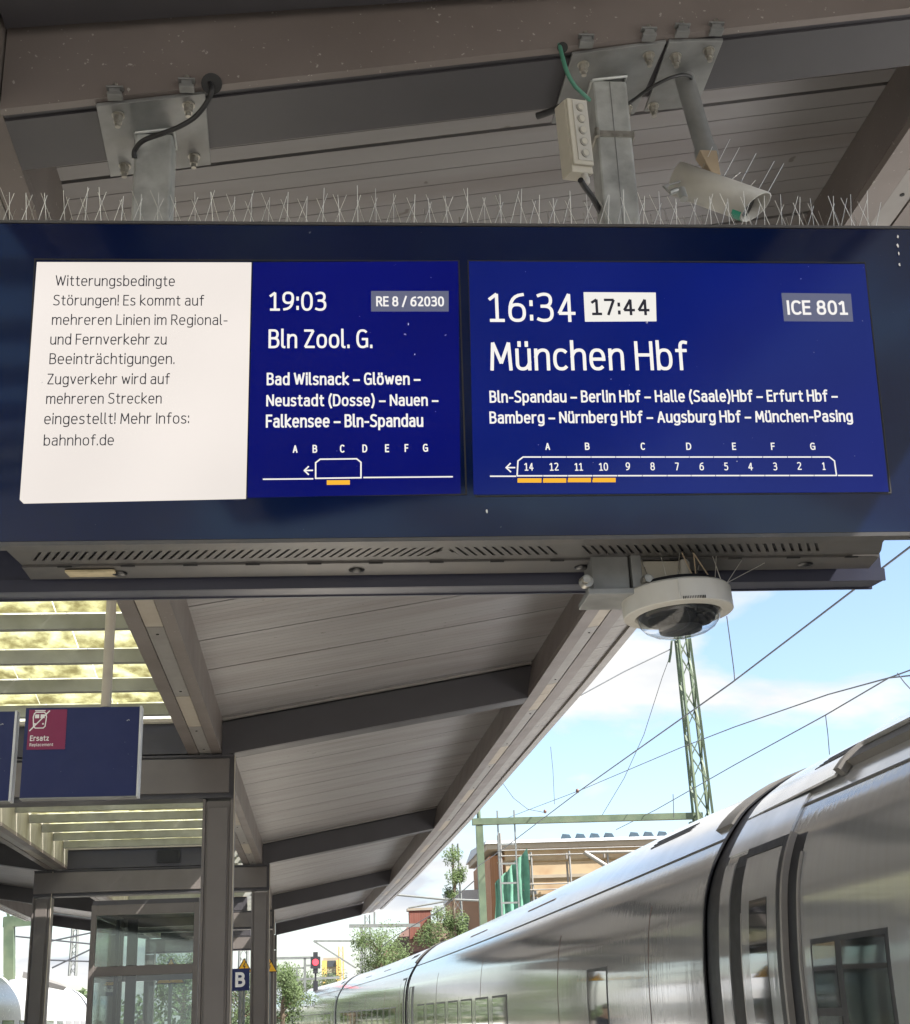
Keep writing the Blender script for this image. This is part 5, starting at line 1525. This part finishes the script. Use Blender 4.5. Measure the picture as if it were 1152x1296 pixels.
# lattice masts in the distance
lattice('thin distant lattice mast left of the gantry post', (8.490, 90.000, 7.091), (8.477, 90.000, 12.063)[2], 0.5, 0.35, m=grey_steel, name='lattice_mast')
lattice('small distant lattice mast above the bush', (3.265, 110.000, 5.775), (3.257, 110.000, 9.127)[2], 0.45, 0.35, m=grey_steel)
lattice('distant lattice mast between the nearest and second columns', (-3.429, 60.000, 3.300), (-3.459, 60.000, 5.193)[2], 0.35, 0.30, m=grey_steel)
lattice('thin lattice mast seen left of the glass shelter', (-12.149, 70.000, 4.050), (-12.253, 70.000, 6.426)[2], 0.30, 0.24, m=grey_steel)
lattice('thin orange and grey tower mast beside the wrapped tower', (1.498, 140.000, 4.790), (1.529, 140.000, 8.252)[2], 0.5, 0.4, m=yellow_wrap)
g4 = thing('gantry', 'pale green gantry post with a beam at the lower left edge', 'gantry', (-9.731, 45.000, 3.377))
P0 = Vector((-9.731, 45.000, 3.377))
for a_, b_, w in (((-9.714, 45.000, 3.146), (-9.854, 45.000, 5.023), 0.30), ((-10.009, 45.000, 4.838), (-9.048, 45.000, 4.878), 0.28), ((-9.976, 45.000, 5.360), (-9.845, 45.000, 4.904), 0.08), ((-9.436, 45.000, 5.247), (-9.387, 45.000, 4.889), 0.1)):
    o = MB().bar(a_, b_, w).build('steel_member', green_steel, g4); o.location = -P0
for k_, (a_, b_) in enumerate((((-12.823, 60.000, 5.348), (-9.649, 60.000, 4.926)), ((-11.264, 60.000, 4.047), (-9.640, 60.000, 4.769)), ((-11.524, 60.000, 5.084), (-9.675, 60.000, 5.400)), ((-11.413, 60.000, 4.362), (-9.611, 60.000, 4.237)))):
    wire(['level wire low at the left behind the column', 'rising wire low at the left behind the column', 'upper faint wire left of the glass shelter', 'lowest wire left of the glass shelter, just above the white coach'][k_], [a_, b_], 0.035)

# ------------------------------------------------------------------ buildings
def facade(root, name_m, x0, x1, y0, y1, z0, z1, m):
    return MB().box(x0, x1, y0, y1, z0, z1).build(name_m, m, root)
bd = thing('brick_building', 'yellow brick building being repaired behind scaffolding and green netting', 'building', (17, 130, -0.75))
def BB(mb, name, m, par=bd, **kw):
    o = mb.build(name, m, par, **kw)
    if par is bd: o.location = (-17, -130, 0.75)
    return o
BB(MB().box(17.0, 44, 130, 146, -0.75, 16.0), 'wall', brick_y)
BB(MB().box(15.6, 16.98, 131, 146, -0.75, 15.6), 'wall', brick_o)
BB(MB().box(15.2, 45, 129.4, 147, 16.02, 16.5), 'cornice', pale_wall)
rfm = MB(); rfm.hexa([(15.0, 129.2, 16.52), (45, 129.2, 16.52), (45, 148, 16.52), (15, 148, 16.52), (15.4, 131, 17.0), (45, 131, 17.0), (45, 146, 17.8), (15.4, 146, 17.8)])
BB(rfm, 'roof', roof_l)
for xx in (18.5, 22.0, 25.5, 29.0, 32.5, 36):
    for zz in (2, 6, 10):
        w_ = BB(MB().box(xx, xx + 1.4, 129.93, 130.0, zz, zz + 2.3), 'window_frame', pale_wall)
        MB().box(xx + .15, xx + 1.25, 129.88, 129.93, zz + .15, zz + 2.15).build('pane', win_dark, w_)
for row, zz in enumerate((12.2,)):
    BB(MB().box(17.2, 44, 129.85, 129.99, 13.3, 13.6), 'string_course', pale_wall)
for k_, xx in enumerate([23.2, 24.6, 26.0, 27.4, 29.9, 31.3, 32.7, 34.1]):
    mb = MB(); P = [(xx - .5, 131.2, 17.0), (xx + .5, 131.2, 17.0), (xx + .5, 131.9, 17.05), (xx - .5, 131.9, 17.05), (xx - .38, 131.3, 17.5), (xx + .3, 131.3, 17.42), (xx + .3, 131.8, 17.45), (xx - .3, 131.8, 17.4)]
    mb.hexa(P)
    tag(mb.build('tarp_bundle', tarp), ['first', 'second', 'third', 'fourth'][k_ % 4] + ' blue bundle in the ' + ('left' if k_ < 4 else 'right') + ' row of four on the roof edge', 'bundle', 'blue bundles along the roof edge')
sc = thing('scaffolding', 'steel tube scaffolding with plank decks in front of the yellow brick building', 'scaffolding', (17, 127, -0.75))
def SC(mb, name, m, **kw):
    o = mb.build(name, m, sc, **kw); o.location = (-17, -127, 0.75); return o
for xx in (16.2, 19.0, 22.6, 26.2, 29.8, 33.4, 37.0):
    for yy in (127.0, 128.6):
        SC(MB().tube([(xx, yy, -0.7), (xx, yy, 15.4 if xx > 18 else 17.2)], 0.10, 6), 'upright_tube', tube_m)
for zz in (6.5, 9.0, 11.5, 14.6):
    SC(MB().box(16.0, 37.2, 127.1, 128.5, zz, zz + .12), 'plank_deck', wood_m)
    for dz in (0.5, 1.0):
        SC(MB().tube([(16.2, 126.9, zz + dz), (37.0, 126.9, zz + dz)], 0.06, 6), 'guard_rail', tube_m)
SC(MB().tube([(24.0, 126.7, 15.2), (30.0, 126.7, 11.2)], 0.22, 6), 'diagonal_tube', tube_m)
SC(MB().tube([(24.0, 126.7, 15.2), (37.0, 126.7, 15.0)], 0.14, 6), 'ledger_tube', tube_m)
nt_ = MB()
for (xa, za0, za1, xb, zb0, zb1, yy) in ((15.4, 1.0, 12.6, 18.6, 1.0, 15.7, 126.5),):
    nn = 14
    vs = []
    for i_ in range(nn + 1):
        t = i_ / nn
        x_ = xa + (xb - xa) * t; top_ = za1 + (zb1 - za1) * t + 0.05 * math.sin(i_ * 2.1)
        y_ = yy + 0.35 * math.sin(i_ * 1.7)
        for j_ in range(9):
            vs.append((x_ + .08 * math.sin(j_ * 1.9 + i_), y_ + .15 * math.sin(j_ * 1.3), 1.0 + (top_ - 1.0) * j_ / 8))
    nt_.add(vs, [(i_ * 9 + j_, (i_ + 1) * 9 + j_, (i_ + 1) * 9 + j_ + 1, i_ * 9 + j_ + 1) for i_ in range(nn) for j_ in range(8)], True)
SC(nt_, 'green_net', netting)
rb = thing('brick_building', 'dark red brick building with a chimney above the train roof', 'building', (9, 150, -0.75))
def RB(mb, name, m): 
    o = mb.build(name, m, rb); o.location = (-9, -150, 0.75); return o
RB(MB().box(8.9, 24, 150, 165, -0.75, 9.2), 'wall', brick_r)
rfm = MB(); rfm.hexa([(5.6, 149.6, 7.5), (24.2, 149.6, 8.6), (24.2, 165.2, 8.6), (5.6, 165.2, 7.5), (9.2, 154, 11.0), (24, 154, 11.0), (24, 160, 11.0), (9.2, 160, 11.0)])
RB(rfm, 'roof', roof_d)
RB(MB().box(8.9, 11.2, 149.4, 151, 9.2, 12.1), 'chimney', brick_r)
RB(MB().box(8.7, 11.4, 149.3, 151.2, 12.1, 12.35), 'chimney_cap', pale_wall)
RB(MB().box(5.8, 8.88, 150.5, 160, -0.75, 7.4), 'wall', brick_r)
hb = thing('brick_building', 'small pale house seen past the climbing plant and the gantry ladder', 'building', (14, 140, -0.75))
for nm, mb, m_ in (('wall', MB().box(-1.5, 1.7, 0, 6, 0, 13.0), brick_o), ('roof', MB().box(-1.7, 1.9, -.2, 6.2, 13.02, 14.0), roof_l)):
    mb.build(nm, m_, hb)
for zz in (4, 7, 10):
    w_ = MB().box(-0.8, 0.3, -.06, 0, zz, zz + 1.5).build('window_frame', pale_wall, hb); MB().box(-.7, .2, -.1, -.061, zz + .1, zz + 1.4).build('pane', win_dark, w_)
tw = thing('wrapped_tower', 'distant tower wrapped in yellow scaffolding sheets', 'tower', (0.688, 170.000, 4.002))
P0 = Vector((0.688, 170.000, 4.002)); hh = (0.716, 170.000, 8.446)[2] - P0.z
MB().box(-1.0, 1.0, 0, 2.0, 0, hh).build('core', pale_wall, tw)
for (xa, xb) in ((-1.15, -0.55), (0.55, 1.15)):
    MB().box(xa, xb, -0.3, -0.05, 0, hh - .3).build('yellow_sheet', yellow_wrap, tw)
for j_ in range(3):
    MB().box(-0.5, 0.5, -0.1, -0.02, 0.6 + j_ * 1.4, 1.3 + j_ * 1.4).build('window', win_dark, tw)

# ------------------------------------------------------------------ trees
leaf_mesh = None
def tree(name, label, base, h, rad, n, m, group=None, trunk_r=0.15, squash=0.8, leaf_s=0.30, low=0.35, cat='tree', ck=1.0):
    t = thing(name, label, cat, base, group)
    n = int(n * 2.4); leaf_s *= 0.58
    rnd = random.Random(len(label) * 7 + int(h * 10))
    pts = [(0, 0, -0.3), (0.05 * h * rnd.uniform(-1, 1) * .3, 0, h * .35), (0.1, 0.05, h * .75)]
    tb = MB().tube(pts, [trunk_r, trunk_r * .7, trunk_r * .25], 7)
    clumps = []
    for i_ in range(max(14, int(n / 260))):
        a_ = rnd.uniform(0, 6.283); zz = rnd.uniform(low, 0.95)
        rr = rad * math.sqrt(rnd.uniform(0.05, 1)) * (1 - abs(zz - 0.55) * squash)
        c_ = Vector((rr * math.cos(a_), rr * math.sin(a_), h * zz))
        clumps.append((c_, rad * ck * rnd.uniform(.25, .48)))
        tb.tube([(0, 0, h * min(.7, zz * .7)), c_ * 0.6 + Vector((0, 0, h * zz * .38)), c_], [trunk_r * .4, trunk_r * .25, trunk_r * .08], 5)
    tb.build('trunk', bark, t)
    mb = MB()
    for i_ in range(n):
        c_, cr2 = clumps[rnd.randrange(len(clumps))]
        d = Vector((rnd.gauss(0, 1), rnd.gauss(0, 1), rnd.gauss(0, .8)))
        d = d.normalized() * cr2 * (rnd.random() ** 0.45)
        p = c_ + d
        a_ = Vector((rnd.gauss(0, 1), rnd.gauss(0, 1), rnd.gauss(0, 1))).normalized() * leaf_s * rnd.uniform(.6, 1.2)
        b_ = a_.orthogonal().normalized() * a_.length * .45
        mb.add([p - a_ * .5, p + b_ * .5, p + a_ * .5, p - b_ * .5], [(0, 1, 2, 3)])
    mb.build('crown', m, t)
    return t
tree('tree', 'bright green bush above the far train roof, right of the gantry', (3.249, 85.000, 3.249), 3.3, 2.0, 3000, leaf, leaf_s=.26, low=.1, trunk_r=.12)
tree('tree', 'low green bush right beside the red brick building', (7.988, 100.000, 5.224), 3.6, 1.8, 2000, leaf, leaf_s=.28, low=.15, trunk_r=.12)
tree('climbing_plant', 'climbing plant growing up a thin mast left of the gantry post', (6.455, 70.000, 5.132), 4.3, 0.55, 1500, leaf, leaf_s=.24, low=.05, trunk_r=.08, cat='plant', ck=1.9)
tree('tree', 'pale green tree at the far end of the platform, right of the columns', (-2.226, 75.000, 1.321), 2.9, 1.5, 2600, leaf, leaf_s=.24, low=.15)
tree('tree', 'green tree behind the far signal gantry', (-1.158, 120.000, 1.520), 3.6, 2.8, 2600, leaf2, leaf_s=.36, low=.1)
tree('tree', 'green tree seen through the glass shelter', (-5.832, 60.000, 1.242), 3.2, 1.5, 2400, leaf, leaf_s=.22, low=.2)
tree('tree', 'dull green tree between the two nearest columns', (-4.943, 85.000, 0.855), 3.4, 2.0, 2200, leaf2, leaf_s=.26, low=.1)
far = MB()
rnd = random.Random(5)
for i_ in range(9000):
    x_ = rnd.uniform(-130, 90); hh = 5 + 3 * math.sin(x_ * .13) + 2 * math.sin(x_ * .41 + 1)
    p = Vector((x_, 260 + rnd.uniform(0, 15), rnd.uniform(-0.5, hh)))
    a_ = Vector((rnd.gauss(0, 1), rnd.gauss(0, 1), rnd.gauss(0, 1))).normalized() * rnd.uniform(.7, 1.6)
    b_ = a_.orthogonal().normalized() * a_.length * .6
    far.add([p - a_ * .5, p + b_ * .5, p + a_ * .5, p - b_ * .5], [(0, 1, 2, 3)])
o = far.build('far_trees', leaf2, kind='stuff')
tag(o, 'distant line of green trees along the horizon', 'trees')

# ------------------------------------------------------------------ people at the far end of the platform
def person(label, loc, rot, height, jacket, trousers, hair_m):
    r = thing('person', label, 'person', loc, rot=(0, 0, rot))
    s = height / 1.75
    def skinned(name, verts, edges, radii, m, par, root_i=0):
        me = bpy.data.meshes.new(name)
        me.from_pydata([(x * s, y * s, z * s) for x, y, z in verts], edges, [])
        me.materials.append(m)
        o = bpy.data.objects.new(name, me); col.objects.link(o); o.parent = par
        sk = o.modifiers.new('skin', 'SKIN')
        lay = me.skin_vertices[0] if len(me.skin_vertices) else None
        if lay is None:
            bm_ = None
            import bmesh
            bm = bmesh.new(); bm.from_mesh(me); bm.verts.layers.skin.verify(); bm.to_mesh(me); bm.free()
            lay = me.skin_vertices[0]
        for v, rr in zip(lay.data, radii):
            rr = rr if isinstance(rr, tuple) else (rr, rr)
            v.radius = (rr[0] * s, rr[1] * s)
        lay.data[root_i].use_root = True
        sb = o.modifiers.new('subsurf', 'SUBSURF'); sb.levels = 1; sb.render_levels = 2
        for p in me.polygons: p.use_smooth = True
        return o
    V = [(0, 0, .95), (0, 0, 1.15), (0, 0, 1.38), (0, 0, 1.50), (0, -.01, 1.60), (0, -.015, 1.68),
         (.18, 0, 1.40), (.23, .02, 1.12), (.24, -.05, .88), (.24, -.07, .80), (-.18, 0, 1.40), (-.23, .02, 1.12), (-.24, -.05, .88), (-.24, -.07, .80),
         (.09, 0, .90), (.10, -.02, .50), (.10, .02, .09), (.11, -.12, .04), (-.09, 0, .90), (-.10, .02, .50), (-.10, .04, .09), (-.11, -.10, .04)]
    E = [(0, 1), (1, 2), (2, 3), (3, 4), (4, 5), (2, 6), (6, 7), (7, 8), (8, 9), (2, 10), (10, 11), (11, 12), (12, 13), (0, 14), (14, 15), (15, 16), (16, 17), (0, 18), (18, 19), (19, 20), (20, 21)]
    Rr = [(.15, .11), (.145, .11), (.16, .11), .055, .085, .075, .062, .045, .033, .03, .062, .045, .033, .03, .085, .06, .045, .035, .085, .06, .045, .035]
    skinned('body', V, E, Rr, skin, r)
    skinned('jacket', [(0, 0, .92), (0, 0, 1.15), (0, 0, 1.40), (.18, 0, 1.405), (.235, .02, 1.12), (.245, -.05, .90), (-.18, 0, 1.405), (-.235, .02, 1.12), (-.245, -.05, .90)],
            [(0, 1), (1, 2), (2, 3), (3, 4), (4, 5), (2, 6), (6, 7), (7, 8)], [(.175, .13), (.165, .125), (.175, .125), .08, .06, .048, .08, .06, .048], jacket, r)
    skinned('trousers', [(0, 0, .95), (.09, 0, .88), (.10, -.02, .50), (.10, .02, .10), (-.09, 0, .88), (-.10, .02, .50), (-.10, .04, .10)],
            [(0, 1), (1, 2), (2, 3), (0, 4), (4, 5), (5, 6)], [(.16, .12), .10, .075, .06, .10, .075, .06], trousers, r)
    hm = MB().lathe([(0.088 * s, -0.03 * s), (.092 * s, .02 * s), (.075 * s, .07 * s), (.04 * s, .10 * s), (0, .108 * s)], 14, (0, .012 * s, 1.655 * s)); hm.build('hair', hair_m, r)
    MB().add([(-.012 * s, -.085 * s, 1.615 * s), (.012 * s, -.085 * s, 1.615 * s), (0, -.112 * s, 1.622 * s), (0, -.088 * s, 1.665 * s)], [(0, 1, 2), (1, 3, 2), (3, 0, 2)]).build('nose', skin, r)
    for sx in (-1, 1):
        MB().lathe([(0, .010 * s), (.010 * s, 0), (0, -.010 * s)], 8, (sx * .032 * s, -.086 * s, 1.65 * s)).build('eye', sig_black, r)
        MB().lathe([(0, .028 * s), (.012 * s, .01 * s), (.010 * s, -.02 * s), (0, -.028 * s)], 8, (sx * .088 * s, 0, 1.64 * s)).build('ear', skin, r)
        for q in range(4):
            MB().tube([(sx * .24 * s + (q - 1.5) * .014 * s, -.075 * s, .80 * s), (sx * .24 * s + (q - 1.5) * .014 * s, -.09 * s, .76 * s), (sx * .24 * s + (q - 1.5) * .013 * s, -.088 * s, (.725 - .006 * abs(q - 1.5)) * s)], .0085 * s, 6).build('finger', skin, r)
        MB().tube([(sx * .21 * s, -.08 * s, .82 * s), (sx * .195 * s, -.10 * s, .785 * s)], .010 * s, 6).build('thumb', skin, r)
    MB().tube([(-.022 * s, -.092 * s, 1.592 * s), (.022 * s, -.092 * s, 1.592 * s)], .004 * s, 6).build('mouth', magenta, r)
    return r
person('person in a tan jacket seen through the glass shelter, only the head showing', (-4.3, 34.0, 0), 0.3, 1.80, cloth2, cloth3, hair2)
person('person in a dark jacket standing by the far columns, only the head showing', (-1.35, 31.0, 0), -0.4, 1.78, cloth1, cloth3, hair)
